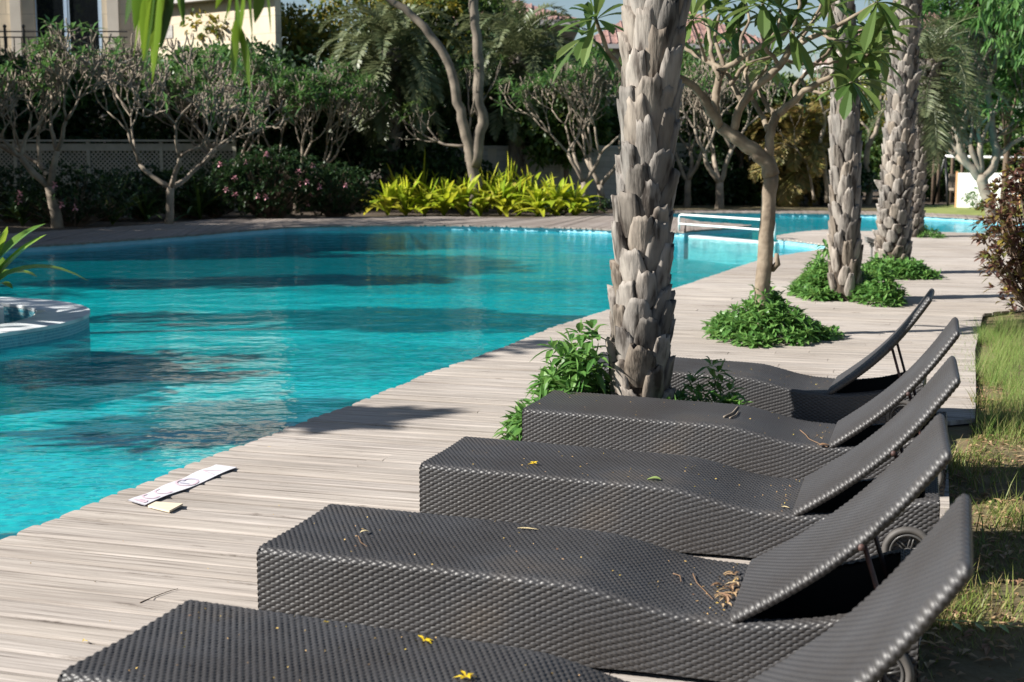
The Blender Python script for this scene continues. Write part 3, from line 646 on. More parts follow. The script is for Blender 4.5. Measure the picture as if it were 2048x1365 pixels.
def mound(name, label, c, rx, ry, h, seed, ntuft=260, L=.085, W=.034, lf='cover', rise=None, cat='ground cover plant', nl=7, seg=2, sl=.05, group='low leafy plants around the trunks'):
    rng = np.random.default_rng(seed); root = empty(name, label, cat, c, group=group); mb = MB(); st = MB()
    for k in range(ntuft):
        a = rng.uniform(0, 2 * np.pi); q = math.sqrt(rng.uniform(0, 1)) * (1 + .12 * math.sin(3 * a + seed) + .10 * math.sin(7 * a + 2 * seed)); x, y = rx * q * math.cos(a), ry * q * math.sin(a)
        top = h * max(.12, 1 - q ** 1.7) * rng.uniform(.55, 1.15) * (1 + .3 * math.sin(5 * x / rx + seed) * math.cos(4 * y / ry))
        if rise is not None: top *= rise(x, y)
        z = top * rng.uniform(.35, 1) ** .5; ax = unit(np.array([x / rx * .6 + rng.normal(0, .3), y / ry * .6 + rng.normal(0, .3), 1.]))
        p = np.array([x, y, max(z, .02)]); rosette(mb, p, ax, nl, L, W, rng, seg, (25, 105), .3, LANCE)
        if k % 3 == 0 and z > .06: st.tube([(x * .9, y * .9, 0), (x * .95 + rng.normal(0, .01), y * .95, z * .5), p], .003, 4, cap=False)
    mb.build('leaves', M[lf], root); 
    if st.V: st.build('stems', M['midleaf'], root)
    return root
def strap_plant(name, label, c, L, n, seed, lf='lime', W=.07, el=(30, 80), droop=.45, tiers=1, tag_cat='plant', group=None, stem=0.0, seg=7):
    rng = np.random.default_rng(seed); root = empty(name, label, tag_cat, c, group=group); mb = MB()
    az = np.arange(n) * 2.4 + rng.uniform(0, 6); e = np.radians(rng.uniform(*el, n)); D = np.c_[np.cos(az) * np.cos(e), np.sin(az) * np.cos(e), np.sin(e)]
    P = np.c_[np.cos(az) * .03, np.sin(az) * .03, rng.uniform(0, max(stem, .02), n)]
    leaves(mb, P, D, L * rng.uniform(.7, 1.1, n), W * rng.uniform(.8, 1.15, n), seg, STRAP, .22, droop * rng.uniform(.3, 1.3, n)); mb.build('leaves', M[lf], root, True)
    sb = MB(); sb.tube([(0, 0, -.05), (0, 0, max(stem, .06) * .6), (0, 0, max(stem, .06))], .03, 6); sb.build('stem', M['strap'], root, True); return root

# ------------------------------------------------------------------ the row of palms on the deck
GP = 'date palms in a line on the deck'
Y1 = 7.12
pp = [at(1278, 885, Y1)]; pp[0][2] = 0; pp += [at(1281, 700, Y1), at(1286, 470, Y1), at(1299, 240, Y1), at(1312, 0, Y1), at(1335, -500, Y1 + .1), at(1350, -1250, Y1 + .1)]
p1 = palm('date_palm', 'thickest palm trunk, nearest to the camera, covered in grey cut leaf bases', pp, [.158, .140, .126, .132, .146, .155, .15], 21, bw=.165, bh=.27, nper=8, dz=.165, lift=.038, crown=1, group=GP)
def P_at(px, py, Y): return at(px, py, Y)
Y2 = G(1690, 600)[1]; b2 = G(1690, 600)
palm('date_palm', 'grey palm trunk right of the slender plumeria, in the tallest green mound', [b2, at(1690, 400, Y2), at(1691, 200, Y2), at(1682, 0, Y2), at(1672, -400, Y2), at(1668, -650, Y2)], [.165, .148, .132, .122, .12, .12], 22, bw=.15, bh=.32, nper=8, dz=.20, lift=.028, crown=1, group=GP)
b3 = G(1786, 547); Y3 = b3[1]
palm('date_palm', 'wide palm trunk with knobbly leaf bases beside the deck floodlight', [b3, at(1788, 440, Y3), at(1801, 234, Y3), at(1814, 0, Y3), at(1822, -250, Y3), at(1826, -420, Y3)], [.225, .205, .172, .155, .15, .15], 23, bw=.18, bh=.20, nper=9, dz=.14, lift=.040, crown=1, group=GP)
b4 = G(1824, 474); Y4 = b4[1]
palm('date_palm', 'shorter palm behind the knobbly trunk, with drooping fronds to its right', [b4, at(1828, 380, Y4), at(1840, 250, Y4), at(1860, 120, Y4)], [.20, .19, .19, .24], 24, bw=.15, bh=.2, nper=8, dz=.12, lift=.05, crown=1, group=GP, bm='bootfar', frL=1.75, nfr=46, ellow=-75, fr='frond')
# mounds of green at their feet
c = G(1205, 850); c = np.array([pp[0][0] - .24, Y1 + .10, 0])
mound('ground_cover', 'long-leaved green plants climbing the left foot of the thickest palm', c, .36, .34, .80, 31, 190, .125, .048, rise=lambda x, y: 1.0 if x < 0 else .45, nl=7, seg=3)
mound('ground_cover', 'dark green plants right of the thickest palm, in shade between two loungers', np.array([1.02, Y1 - .02, 0]), .36, .20, .40, 32, 110, .11, .042, nl=7, seg=3)
mound('ground_cover', 'trailing green sprigs at the left corner of the lounger before the thickest palm', np.array([.10, 6.98, 0]), .13, .26, .26, 36, 46, .12, .045, nl=6, seg=3)
c3 = G(1532, 672); mound('ground_cover', 'round green mound around the slender plumeria trunk', c3, .52, .70, .36, 33, 330, .115, .055)
c4 = G(1672, 590); mound('ground_cover', 'tallest green mound, around the second palm of the row', c4 , .50, .80, .48, 34, 360, .145, .064)
mound('ground_cover', 'small green spur right of the second palm, beside its tall mound', G(1755, 604), .27, .5, .34, 38, 120, .13, .058)
c5 = G(1788, 552); mound('ground_cover', 'low green mound around the knobbly palm and its floodlight', c5, .50, .75, .24, 35, 220, .15, .066)
mound('ground_cover', 'little green tuft at the foot of the farthest palm on the deck', G(1848, 473), .35, .8, .22, 37, 120, .10, .04)

# slender plumeria with its big leaves
YB = G(1525, 672)[1]
root = empty('plumeria_tree', 'slender forked plumeria with big drooping leaves, standing in a round green mound', 'tree', (G(1525, 672)))
loc = np.array(root.location); tb = MB(); tips = []
rng = np.random.default_rng(5)
def limb(pts, r0, r1, dy=0.0, tip=None, sides=10):
    Q = [at(px, py, YB + dy * i / max(1, len(pts) - 1) + (pts[i][2] if len(pts[i]) > 2 else 0)) - loc for i, (px, py) in enumerate([p[:2] for p in pts])]
    Q = resample(Q, len(Q) * 3); Q[1:-1] += rng.normal(0, .0045, Q[1:-1].shape)
    rr = np.linspace(r0, r1, len(Q)) * (1 + rng.normal(0, .03, len(Q))); tb.tube(Q, rr, sides, bump=.02, rng=rng)
    if tip: tips.append((Q[-1], Q[-1] - Q[-2], tip))
    return Q[-1]
limb([(1525, 690), (1524, 620), (1528, 540), (1534, 460), (1539, 400), (1543, 345)], .070, .062, sides=16)
limb([(1543, 352), (1536, 325), (1510, 303), (1470, 275), (1440, 254)], .072, .052)
limb([(1440, 254), (1418, 215), (1395, 178), (1365, 158), (1330, 150)], .042, .030, -.3)
limb([(1330, 152), (1290, 160), (1245, 142), (1215, 105), (1192, 40)], .032, .016, -.5, 12)
limb([(1216, 108), (1195, 88), (1178, 72)], .014, .008, -.3, 8)
limb([(1436, 250), (1429, 205), (1437, 160), (1447, 140)], .038, .030, .2)
limb([(1447, 140), (1412, 122), (1380, 104), (1350, 80)], .024, .013, .5, 10)
limb([(1447, 140), (1484, 115), (1530, 90), (1578, 62)], .026, .014, -.4, 11)
limb([(1440, 160), (1424, 118), (1420, 70), (1408, 20), (1400, -40)], .022, .012, .5, 10)
limb([(1467, 262), (1478, 215), (1509, 176), (1558, 135), (1584, 94)], .038, .028, -.3)
limb([(1584, 94), (1640, 67), (1700, 38), (1755, 5)], .024, .013, -.6, 11)
limb([(1484, 205), (1462, 165), (1446, 132), (1430, 80), (1440, 25)], .024, .013, .6, 10)
limb([(1584, 92), (1588, 50), (1600, 10), (1606, -40)], .020, .012, .2, 11)
limb([(1558, 135), (1530, 92), (1520, 50), (1526, 8)], .020, .012, -.5, 13)
limb([(1540, 335), (1538, 290), (1541, 258), (1554, 228)], .048, .036)
limb([(1536, 262), (1520, 225), (1504, 198)], .026, .020, .2)
limb([(1504, 198), (1490, 150), (1500, 100), (1478, 60)], .020, .011, .6, 9)
limb([(1554, 230), (1584, 207), (1609, 180), (1659, 154), (1702, 129), (1738, 108)], .034, .014, -.5, 11)
limb([(1550, 232), (1530, 205), (1512, 170), (1535, 130)], .024, .013, .4, 9)
limb([(1592, 205), (1588, 176), (1607, 150), (1640, 122), (1665, 95)], .022, .012, .3, 10)
limb([(1604, 160), (1612, 180), (1642, 187), (1672, 183), (1704, 165)], .015, .011, -.6, 13)
limb([(1572, 120), (1602, 129), (1650, 128), (1690, 122)], .016, .010, .2, 9)
limb([(1738, 108), (1755, 85), (1762, 60)], .012, .009, -.1, 8)
limb([(1460, 170), (1490, 130), (1560, 110), (1610, 60), (1660, 10)], .018, .011, .8, 10)
tb.tube([at(1543, 540, YB) - loc, at(1556, 528, YB - .05) - loc, at(1553, 508, YB - .08) - loc], [.03, .026, .018], 8, bump=.1, rng=rng)
limb([(1484, 120), (1480, 80), (1500, 40), (1490, 0)], .016, .010, .3, 12)
limb([(1600, 85), (1625, 45), (1650, 0), (1655, -40)], .016, .010, .5, 12)
limb([(1640, 67), (1665, 80), (1700, 88)], .012, .009, -.3, 10)
limb([(1412, 122), (1400, 90), (1385, 40)], .014, .009, -.3, 11)
limb([(1530, 92), (1555, 60), (1560, 20)], .014, .009, .4, 12)
limb([(1690, 45), (1720, 55), (1745, 70)], .012, .009, .2, 11)
tb.build('trunk', M['bark'], root, True)
lb = MB()
for p, d, n_ in tips: rosette(lb, p, unit(unit(d) + [0, 0, .1]), n_ + 3, .37, .108, rng, 6, (15, 115), .30)
lb.build('crown', M['plum'], root)

# ------------------------------------------------------------------ planter ring in the pool
cz = np.array([-6.35, 12.69, 0]); pr = empty('pool_planter', 'round planter island with a pale rim and mosaic sides, standing in the pool', 'planter', (cz[0], cz[1], 0))
def ring(mb, r0, r1, z0, z1, n=96, o=(0, 0)):
    t = np.linspace(0, 2*np.pi, n + 1); c, s = np.cos(t), np.sin(t)
    mb.grid(np.stack([np.c_[r * c + o[0], r * s + o[1], np.full(n + 1, z)] for r, z in ((r0, z0), (r0, z1), (r1, z1), (r1, z0))], 0).transpose(1, 0, 2))
a = MB(); ring(a, 1.66, 2.17, -.012, .02, 160); a.build('rim', M['coping'], pr, False)
a = MB(); ring(a, 1.665, 2.158, FL, -.015, 160); a.build('tiled_wall', M['ringtile'], pr)
oi = (-.14, .22)
a = MB(); ring(a, 1.05, 1.40, -.30, .055, 96, oi); a.build('inner_ring', M['coping'], pr)
a = MB(); ring(a, 0, 1.70, -.30, -.16, 64); a.build('bed', M['coping'], pr)
a = MB(); ring(a, 0, 1.06, -.12, .015, 48, oi); a.build('soil', M['soil'], pr)
rng = np.random.default_rng(8); a = MB()
for k in range(330):
    th = rng.uniform(0, 6.28); rr = rng.uniform(1.3, 1.64); s = rng.uniform(.015, .035); P0 = np.array([rr * math.cos(th), rr * math.sin(th), -.16 + s * .5])
    V = np.array([[1,0,0],[-1,0,0],[0,1,0],[0,-1,0],[0,0,.7],[0,0,-.7]]) * s * rng.uniform(.7, 1.3, 3) + P0
    a.add(V, None, [[0,2,4],[2,1,4],[1,3,4],[3,0,4],[2,0,5],[1,2,5],[3,1,5],[0,3,5]])
a.build('pebbles', M['pebble'], pr, True)
def rock(p, s, seed, name, label, mt):
    import bmesh
    bm = bmesh.new(); bmesh.ops.create_icosphere(bm, subdivisions=3, radius=1); rg = np.random.default_rng(seed); f = rg.normal(0, 1, (6, 3)); ph = rg.uniform(0, 6, 6)
    for v in bm.verts:
        q = np.array(v.co); k = 1 + sum(.07 * math.sin(2.2 * np.dot(f[i], q) + ph[i]) for i in range(6)); v.co = Vector(q * k * np.array(s))
    me = bpy.data.meshes.new(name); bm.to_mesh(me); bm.free(); me.materials.append(M[mt]); o = bpy.data.objects.new(name, me); COL.objects.link(o); o.location = p; return tag(o, label, 'rock')
rk = G(83, 628, 0); rock((rk[0], rk[1] , -.08), (.09, .08, .10), 2, 'white_rock', 'white rock lying in the channel of the round pool planter', 'pebble')
cb = at(-60, 590, 12.6); cb[2] = .03
cr = strap_plant('crinum', 'broad-leaved green plant leaning in from the left edge over the planter', cb, 1.42, 34, 41, 'crinum', .23, (38, 86), .5, stem=.25, seg=9)

# handrail and channel step
def gw(px, py, z): return G(px, py, z)
hl, hr = G(1358, 463), G(1549, 479)
a = MB(); up = np.array([0, 0, 1.]); hh = .375; e = unit(hr - hl) * .08
a.tube([hl, hl + up * (hh - .07), hl + up * (hh - .02) + e * .3, hl + up * hh + e, hr + up * hh - e, hr + up * (hh - .02) - e * .3, hr + up * (hh - .07), hr], .024, 10)
hro = empty('handrail', 'low white two-bar handrail across the pool channel', 'handrail', hl)
local(a, hl).build('top_rail', M['white'], hro, True)
a = MB(); a.tube([hl + up * .17, hr + up * .17], .022, 10); local(a, hl).build('lower_rail', M['white'], hro, True)
wa, wb = G(1386, 474, WL), G(1560, 489, WL); wdir = unit(wb - wa); wn_ = np.array([-wdir[1], wdir[0], 0]) * .12
a = MB(); V = []
for z in (FL, WL + .035): V += [[wa[0]-wn_[0], wa[1]-wn_[1], z], [wb[0]-wn_[0], wb[1]-wn_[1], z], [wb[0]+wn_[0], wb[1]+wn_[1], z], [wa[0]+wn_[0], wa[1]+wn_[1], z]]
a.add(V, [[4,5,6,7],[0,1,5,4],[1,2,6,5],[2,3,7,6],[3,0,4,7]]); struct(a.build('pool_step_wall', M['coping']))

# floodlight on its stake
fl = G(1742, 535); root = empty('deck_floodlight', 'small grey floodlight on a short post in front of the knobbly palm', 'garden light', fl)
a = MB(); a.tube([(0, 0, 0), (0, 0, .16), (0, 0, .33)], .016, 8); a.box((-.03, -.02, .30), (.03, .02, .35)); a.build('post', M['lamp'], root)
a = MB(); Rm = np.array([[.94, 0, .34], [0, 1, 0], [-.34, 0, .94]])
a.box((-.10, -.07, .0), (.07, .07, .035), Rm, (0, 0, .36)); a.box((-.12, -.085, .035), (.09, .085, .055), Rm, (0, 0, .36))
for k in range(4): a.box((-.08 + k * .04, -.055, -.025), (-.068 + k * .04, .055, .0), Rm, (0, 0, .36))
a.build('lamp_head', M['lamp'], root)

# ------------------------------------------------------------------ strip with faded print, bit of timber, litter
sc = [G(256, 1005), G(290, 1013.5), G(474, 938.5), G(432, 931.5)]
cen = sum(sc) / 4; root = empty('warning_strip', 'long white plastic strip with faded red print, lying at the pool edge', 'sign', cen)
n = 40; a = MB(); g = np.zeros((n + 1, 5, 3)); sw = lambda t, s: (sc[0] * (1 - t) + sc[3] * t) * (1 - s) + (sc[1] * (1 - t) + sc[2] * t) * s
lift = lambda t, s: .008 + .004 * math.sin(t * 9) * (s) + .003 * math.sin(t * 17 + 1) * (1 - s)
for i in range(n + 1):
    for j in range(5): g[i, j] = sw(i / n, j / 4) + [0, 0, lift(i / n, j / 4)]
a.grid(g); a.grid((g - [0, 0, .003])[:, ::-1]); 
for j in (0, 4): a.grid(np.stack([g[:, j], g[:, j] - [0, 0, .003]], 1))
local(a, cen).build('strip', M['sign'], root, True)
def stroke(mb, pts, w_=.010):
    P = [sw(t, s) + [0, 0, lift(t, s) + .0025] for t, s in pts]
    for p, q in zip(P[:-1], P[1:]):
        d = unit(q - p); nn = np.array([-d[1], d[0], 0]) * w_ * .5; mb.add([p - nn, q - nn, q + nn, p + nn], [[0, 1, 2, 3]])
arcp = lambda t0, s0, rt, rs, a0, a1, k=14: [(t0 + rt * math.cos(x), s0 + rs * math.sin(x)) for x in np.linspace(a0, a1, k)]
a = MB()
stroke(a, [(.03, .85), (.035, .2)], .016); stroke(a, [(.03, .85), (.06, .75), (.055, .4)], .012)
stroke(a, [(.17, .85), (.13, .85)] + arcp(.13, .5, .035, .35, math.pi / 2, 3 * math.pi / 2) + [(.17, .15)])
stroke(a, [(.30, .85), (.26, .85)] + arcp(.26, .5, .035, .35, math.pi / 2, 3 * math.pi / 2) + [(.30, .15)])
stroke(a, arcp(.53, .5, .085, .40, 0, 2 * math.pi, 30), .012)
stroke(a, [(.76, .85), (.80, .15)], .008); stroke(a, [(.80, .15), (.86, .8)], .008)
local(a, cen).build('faded_letters', M['signred'], root)
a = MB(); stroke(a, arcp(.57, .5, .05, .3, -2.2, .6, 10), .014); stroke(a, [(.49, .3), (.51, .72)], .010); local(a, cen).build('faded_figure', M['signdark'], root)
tq = [G(296, 1017), G(339, 1027.5), G(366, 1013), G(312, 1009)]
a = MB(); V = [p + [0, 0, .004] for p in tq] + [p + [0, 0, .013] for p in tq]; a.add(V, [[0,3,2,1],[4,5,6,7],[0,1,5,4],[1,2,6,5],[2,3,7,6],[3,0,4,7]])
c0 = V[0]; tag(local(a, c0).build('timber_offcut', M['plank_new']), 'thin pale piece of timber on the deck beside the white strip', 'wood piece').location = c0
def flower(p, s, label, name='yellow_flower', mt='yellow', n=6, seed=1, cat='flower', group=None):
    rg = np.random.default_rng(seed); a = MB(); az = np.arange(n) * 2 * np.pi / n + rg.normal(0, .3, n); e = rg.uniform(.1, .9, n)
    leaves(a, np.zeros((n, 3)) + [0, 0, .004], np.c_[np.cos(az) * np.cos(e), np.sin(az) * np.cos(e), np.sin(e)], s * rg.uniform(.7, 1.2, n), s * .42, 2, LANCE, .2, .3)
    o = a.build(name, M[mt]); o.location = p; return tag(o, label, cat, group)
flower(on_lounger(2, 1067, 930), .030, 'yellow flower on the middle lounger, left of the green leaf', seed=1)
flower(on_lounger(0, 848, 1284), .028, 'yellow flower on the nearest lounger, the one nearer its far edge', seed=2)
flower(on_lounger(0, 932, 1358), .028, 'yellow flower at the bottom edge of the picture on the nearest lounger', seed=3)
flower(G(168, 1284) , .014, 'small yellow petal on the deck beside the nearest lounger', 'yellow_petal', seed=4, n=3)
flower(G(538, 895), .012, 'tiny yellow petal on the deck right of the pool edge bend', 'yellow_petal', seed=5, n=3)
flower(on_lounger(0, 652, 1248), .010, 'tiny yellow bud near the far edge of the nearest lounger', 'yellow_bud', seed=6, n=3)
def bigleaf(p, az, L, W, mt, name, label, curl=.2, cat='fallen leaf', n=6):
    a = MB(); leaves(a, np.array([[0, 0, .004]]), np.array([[math.cos(az), math.sin(az), curl]]), L, W, n, LANCE, .22, curl * 1.3); o = a.build(name, M[mt], smooth=True); o.location = p; return tag(o, label, cat)
bigleaf(on_lounger(2, 1322, 962), 2.9, .065, .032, 'greenleaf', 'green_leaf', 'pale green fallen leaf on the middle lounger', .3)
bigleaf(on_lounger(1, 1034, 1059), -.2, .075, .013, 'paleleaf', 'dry_leaf', 'straw-coloured narrow leaf on the lounger second from the camera', .02)
bigleaf(on_lounger(2, 1562, 1016), -.5, .035, .014, 'paleleaf', 'dry_leaf', 'small tan leaf near the hinge of the middle lounger', .1)
bigleaf(on_lounger(3, 1638, 893), .1, .06, .03, 'litter', 'dry_leaf', 'brown dry leaf against the hinge of the lounger before the thick palm', .25)
bigleaf(on_lounger(1, 720, 1068), .4, .05, .014, 'paleleaf', 'dry_leaf', 'curled dry leaf near the foot of the lounger second from the camera', .5)
def twig(name, label, pts, r, mt='litter', cat='twig', z=.004):
    P = np.array(pts); c = P[0].copy(); Q = resample(P, len(P) * 3) - c; Q[:, 2] += z
    a = MB(); a.tube(Q, np.linspace(r, r * .5, len(Q)), 5); o = a.build(name, M[mt], smooth=True); o.location = c; return tag(o, label, cat)
twig('twig', 'bent thin twig on the deck boards left of the nearest lounger', [G(280, 1208), G(308, 1196), G(340, 1184), G(356, 1180)], .0022, 'barkdark')
twig('dry_stalk', 'yellow curved stalk on the second lounger, the right one of two', [on_lounger(1, 1386, 1150), on_lounger(1, 1393, 1168), on_lounger(1, 1410, 1185), on_lounger(1, 1426, 1202)], .0018)
twig('dry_stalk', 'hooked stalk on the second lounger, the left one of two', [on_lounger(1, 1346, 1150), on_lounger(1, 1360, 1154), on_lounger(1, 1362, 1166)], .002)
twig('bark_strip', 'grey curled bark scrap on the lounger before the thick palm, farther of two', [on_lounger(3, 1448, 836), on_lounger(3, 1465, 828), on_lounger(3, 1476, 815)], .006, 'barkbg', 'bark scrap')
twig('bark_strip', 'grey bark scrap on the lounger before the thick palm, nearer of two', [on_lounger(3, 1460, 838), on_lounger(3, 1472, 832), on_lounger(3, 1477, 824)], .005, 'barkbg', 'bark scrap')
twig('twig', 'wiry branched twig running to the hinge of the lounger before the thick palm', [on_lounger(3, 1600, 862), on_lounger(3, 1612, 872), on_lounger(3, 1618, 880), on_lounger(3, 1640, 890), on_lounger(3, 1655, 896)], .0025)
twig('twig', 'wiry curl of twig beside the curled leaf on the second lounger', [on_lounger(1, 716, 1074), on_lounger(1, 722, 1088), on_lounger(1, 735, 1096)], .0014)
rng = np.random.default_rng(77); a = MB(); PP = []; 
for i in range(5):
    x, y, yaw, _ = LS[i]; nn_ = [120, 130, 90, 70, 50][i]; u = rng.uniform(.03, 1.48, nn_); v = rng.uniform(.02, LW - .02, nn_); u2 = 1.46 - np.abs(rng.normal(0, .05, nn_)); hinge = rng.random(nn_) < [.2, .5, .2, .3, .1][i]; u = np.where(hinge, u2, u)
    PP.append(np.c_[x + u * math.cos(yaw) - v * math.sin(yaw), y + u * math.sin(yaw) + v * math.cos(yaw), ztop(u) + .003])
PP.append(np.array([G(rng.uniform(0, 1300), rng.uniform(760, 1330)) for _ in range(90)]) + [0, 0, .003])
PP = np.concatenate(PP); PP = PP[(PP[:, 0] + 1.9 > (PP[:, 1] - 5) * .33 - .3)]
az = rng.uniform(0, 6.28, len(PP)); diamonds(a, PP, np.c_[np.cos(az), np.sin(az), rng.uniform(0, .4, len(PP))], rng.uniform(.004, .011, len(PP)), rng.uniform(.003, .006, len(PP)), rng)
M['speck'] = leafmat('litter_specks', [(.45,.28,.12),(.55,.38,.10),(.35,.2,.12),(.6,.45,.06)], .7, 0)
tag(a.build('litter', M['speck']), 'tiny yellow and brown bits scattered over the loungers and boards', 'litter', kind='stuff')
a = MB(); x, y, yaw, _ = LS[1]
for k in range(26):
    v = rng.uniform(.1, .5); u = 1.475 - abs(rng.normal(0, .03)); p = np.array([x + u * math.cos(yaw) - v * math.sin(yaw), y + u * math.sin(yaw) + v * math.cos(yaw), ztop(u) + .006])
    leaves(a, p[None], np.array([[rng.normal(), rng.normal(), .4]]), rng.uniform(.03, .055), .013, 3, LANCE, .3, .3)
tag(a.build('dry_leaves', M['litter']), 'heap of small dry leaves in the hinge of the second lounger', 'leaf litter', kind='stuff')

# ------------------------------------------------------------------ grass along the right side
def blades(name, label, pts, h, w_, mt, seed, lean=.35, n=1):
    rg = np.random.default_rng(seed); N = len(pts); az = rg.uniform(0, 6.28, N); hh = h * rg.uniform(.45, 1.15, N)
    D = np.c_[np.cos(az) * lean * rg.uniform(.2, 1.6, N), np.sin(az) * lean * rg.uniform(.2, 1.6, N), np.ones(N)]; mb = MB()
    leaves(mb, pts, D, hh, w_, 2, ([0, .5, 1], [1, .7, .02]), 0, .25); return tag(mb.build(name, M[mt]), label, 'grass', kind='stuff')
rng = np.random.default_rng(12)
def edge_x(y): return np.interp(y, [-2, 1.5, 3.6, 5.2, 6.9, 6.95, 8, 9.5, 11.3, 13], [.1, .75, 1.12, 1.75, 2.28, 2.48, 2.85, 3.35, 3.95, 4.7])
def scatter(n, y0, y1, wd, dens=None):
    y = rng.uniform(y0, y1, n); x = edge_x(y) + rng.uniform(0, 1, n) ** 1.2 * wd - .02; return np.c_[x, y, np.full(n, -.04)]
P = scatter(42000, 3.4, 9.5, 1.6); k = (np.sin(P[:, 0] * 7 + 1) * np.cos(P[:, 1] * 5) + rng.normal(0, .35, len(P))) > -.05; blades('grass', 'short patchy grass beside the loungers', P[k], .055, .004, 'grass', 1, .8)
P = scatter(2600, 4.2, 8.4, .55); k = (np.sin(P[:, 1] * 6.1) + np.sin(P[:, 0] * 9) + rng.normal(0, .4, len(P))) > .35; blades('long_grass', 'longer grass blades behind the lounger heads', P[k], .20, .006, 'grass', 2, .55)
yy = 6.9 + 5.6 * rng.uniform(0, 1, 4300) ** .8; P = np.c_[edge_x(yy) + .18 + np.abs(rng.normal(0, .24, 4300)) - .08 + .09 * np.sin(yy * 3.1) + .05 * np.sin(yy * 11), yy, np.full(4300, -.04)]; blades('fine_grass', 'fine bright green grass along the end of the deck boards', P, .26, .0032, 'tallgrass', 3, .5)
P = np.array([G(px, py) for px, py in zip(rng.uniform(1900, 2000, 500), rng.uniform(640, 770, 500))]); blades('fine_grass_sprigs', 'thin grass sprigs growing up between the deck boards', P[:260], .10, .0025, 'tallgrass', 4, .7)
P = scatter(1700, 3.6, 9, 1.5); a = MB(); az = rng.uniform(0, 6.28, len(P)); leaves(a, P + [0, 0, .012], np.c_[np.cos(az), np.sin(az), rng.uniform(0, .4, len(P))], rng.uniform(.03, .07, len(P)), .022, 2, LANCE, .3, .2)
tag(a.build('leaf_litter', M['litter']), 'brown dead leaves lying in the grass', 'leaf litter', kind='stuff')
# green leaflet sprig fallen on the turf
p = G(1945, 1262); a = MB(); a.tube([(-.12, .02, .03), (0, .01, .025), (.14, -.02, .02)], .002, 4)
for k in range(7): leaves(a, np.array([[-.10 + k * .036, .015 - k * .005, .026]]), np.array([[.25, -.9 if k % 2 else .9, -.1]]), .055, .024, 3, LANCE, .1, .1)
o = a.build('leaf_sprig', M['greenleaf']); o.location = p; tag(o, 'fallen sprig of pale green leaflets on the turf at the lower right', 'fallen leaf')
# croton hedge
def shrub(name, label, c, rx, ry, h, seed, lf, n, L, W, seg=3, cat='shrub', group=None, mt='barkdark', nl=7, sp=(20, 80)):
    rg = np.random.default_rng(seed); root = empty(name, label, cat, c, group=group); mb = MB(); tb = MB()
    for k in range(n):
        d = sph(rg, 1)[0]; q = rg.uniform(.55, 1.05); p = np.array([d[0] * rx * q, d[1] * ry * q, h * .5 + d[2] * h * .5 * q]); 
        if p[2] < .05: p[2] = rg.uniform(.05, h * .5)
        rosette(mb, p, unit(np.array([d[0], d[1], abs(d[2]) * .6 + .5]) + rg.normal(0, .25, 3)), nl, L, W, rg, seg, sp, .2, LANCE)
        if k % 4 == 0: tb.tube([(p[0] * .12, p[1] * .12, 0), p * [.55, .55, .5], p], [.014, .009, .005], 5, cap=False)
    mb.build('foliage', M[lf], root); tb.build('branches', M[mt], root, True); return root
cc_ = G(2058, 628); shrub('croton', 'purple-brown croton shrub at the right edge beyond the tall grass', (cc_[0] + .13, cc_[1], -.04), .60, .75, 1.75, 51, 'croton', 820, .085, .055)

# ------------------------------------------------------------------ planting beyond the pool
def B(px, py): p = G(px, py); p[2] = -.045; return p
def BY(px, Y): p = at(px, 330, Y); p[2] = -.045; return p
def zat(py, Y): return float(at(1024, py, Y)[2])
GL = 'yellow-green strap-leaved plants along the far deck'
ORD = ['first', 'second', 'third', 'fourth', 'fifth', 'sixth', 'seventh', 'eighth', 'ninth', 'tenth', 'eleventh']
for i, px in enumerate(np.linspace(775, 1150, 11)):
    strap_plant('strap_plant', 'yellow-green strap plant, %s from the left in the front row along the far deck' % ORD[i], B(px, 429 if i < 8 else 431), 1.28 + .18 * math.sin(i * 2.3), 42, 60 + i, 'lime', .20, (28, 88), .55, stem=.42, group=GL)
for i, px in enumerate(np.linspace(800, 1060, 7)):
    strap_plant('strap_plant', 'yellow-green strap plant, %s from the left in the taller back row behind the far deck' % ORD[i], B(px, 422.5), 1.55 + .2 * math.sin(i * 1.7), 32, 80 + i, 'lime', .17, (42, 88), .42, stem=.55, group=GL)
for i, (px, py, L_, t) in enumerate([(45, 448, 1.4, 'dark strap plant at the left end of the lattice fence'), (225, 446, 1.5, 'dark strap plant between the two bare trees by the lattice fence'), (400, 436, 1.6, 'dark strap plant with yellowing leaves left of the pink-flowered bush'), (290, 440, 1.1, 'small dark strap plant left of the forked bare tree')]):
    strap_plant('dark_strap_plant', t, B(px, py), L_, 30, 90 + i, 'strap', .10, (25, 85), .5, stem=.3)
shrub('low_shrub', 'low dark green bush right of the yellow-green strap plants', B(1120, 428), .9, .8, .75, 95, 'cover', 200, .12, .06, 2)
shrub('low_shrub', 'low green bush left of the thick palm on the far side of the pool', B(1185, 424), .7, .7, .5, 96, 'darkleaf', 140, .12, .06, 2)
def flowers_on(root, n, rx, ry, h, s, mt, seed):
    rg = np.random.default_rng(seed)
    for k in range(n):
        th = rg.uniform(-2.6, -.5); z = rg.uniform(.25, .95) * h; q = math.sqrt(max(.05, 1 - (2 * z / h - 1) ** 2)); p = np.array([rx * q * math.cos(th) * 1.05, ry * q * math.sin(th) * 1.08, z])
        a = MB(); az = np.arange(5) * 1.257 + rg.uniform(0, 1); leaves(a, np.zeros((5, 3)), np.c_[np.cos(az), np.full(5, -.45), np.sin(az)], s, s * .8, 3, PLUM, .1, .1)
        o = a.build('flower', M[mt], root); o.location = p
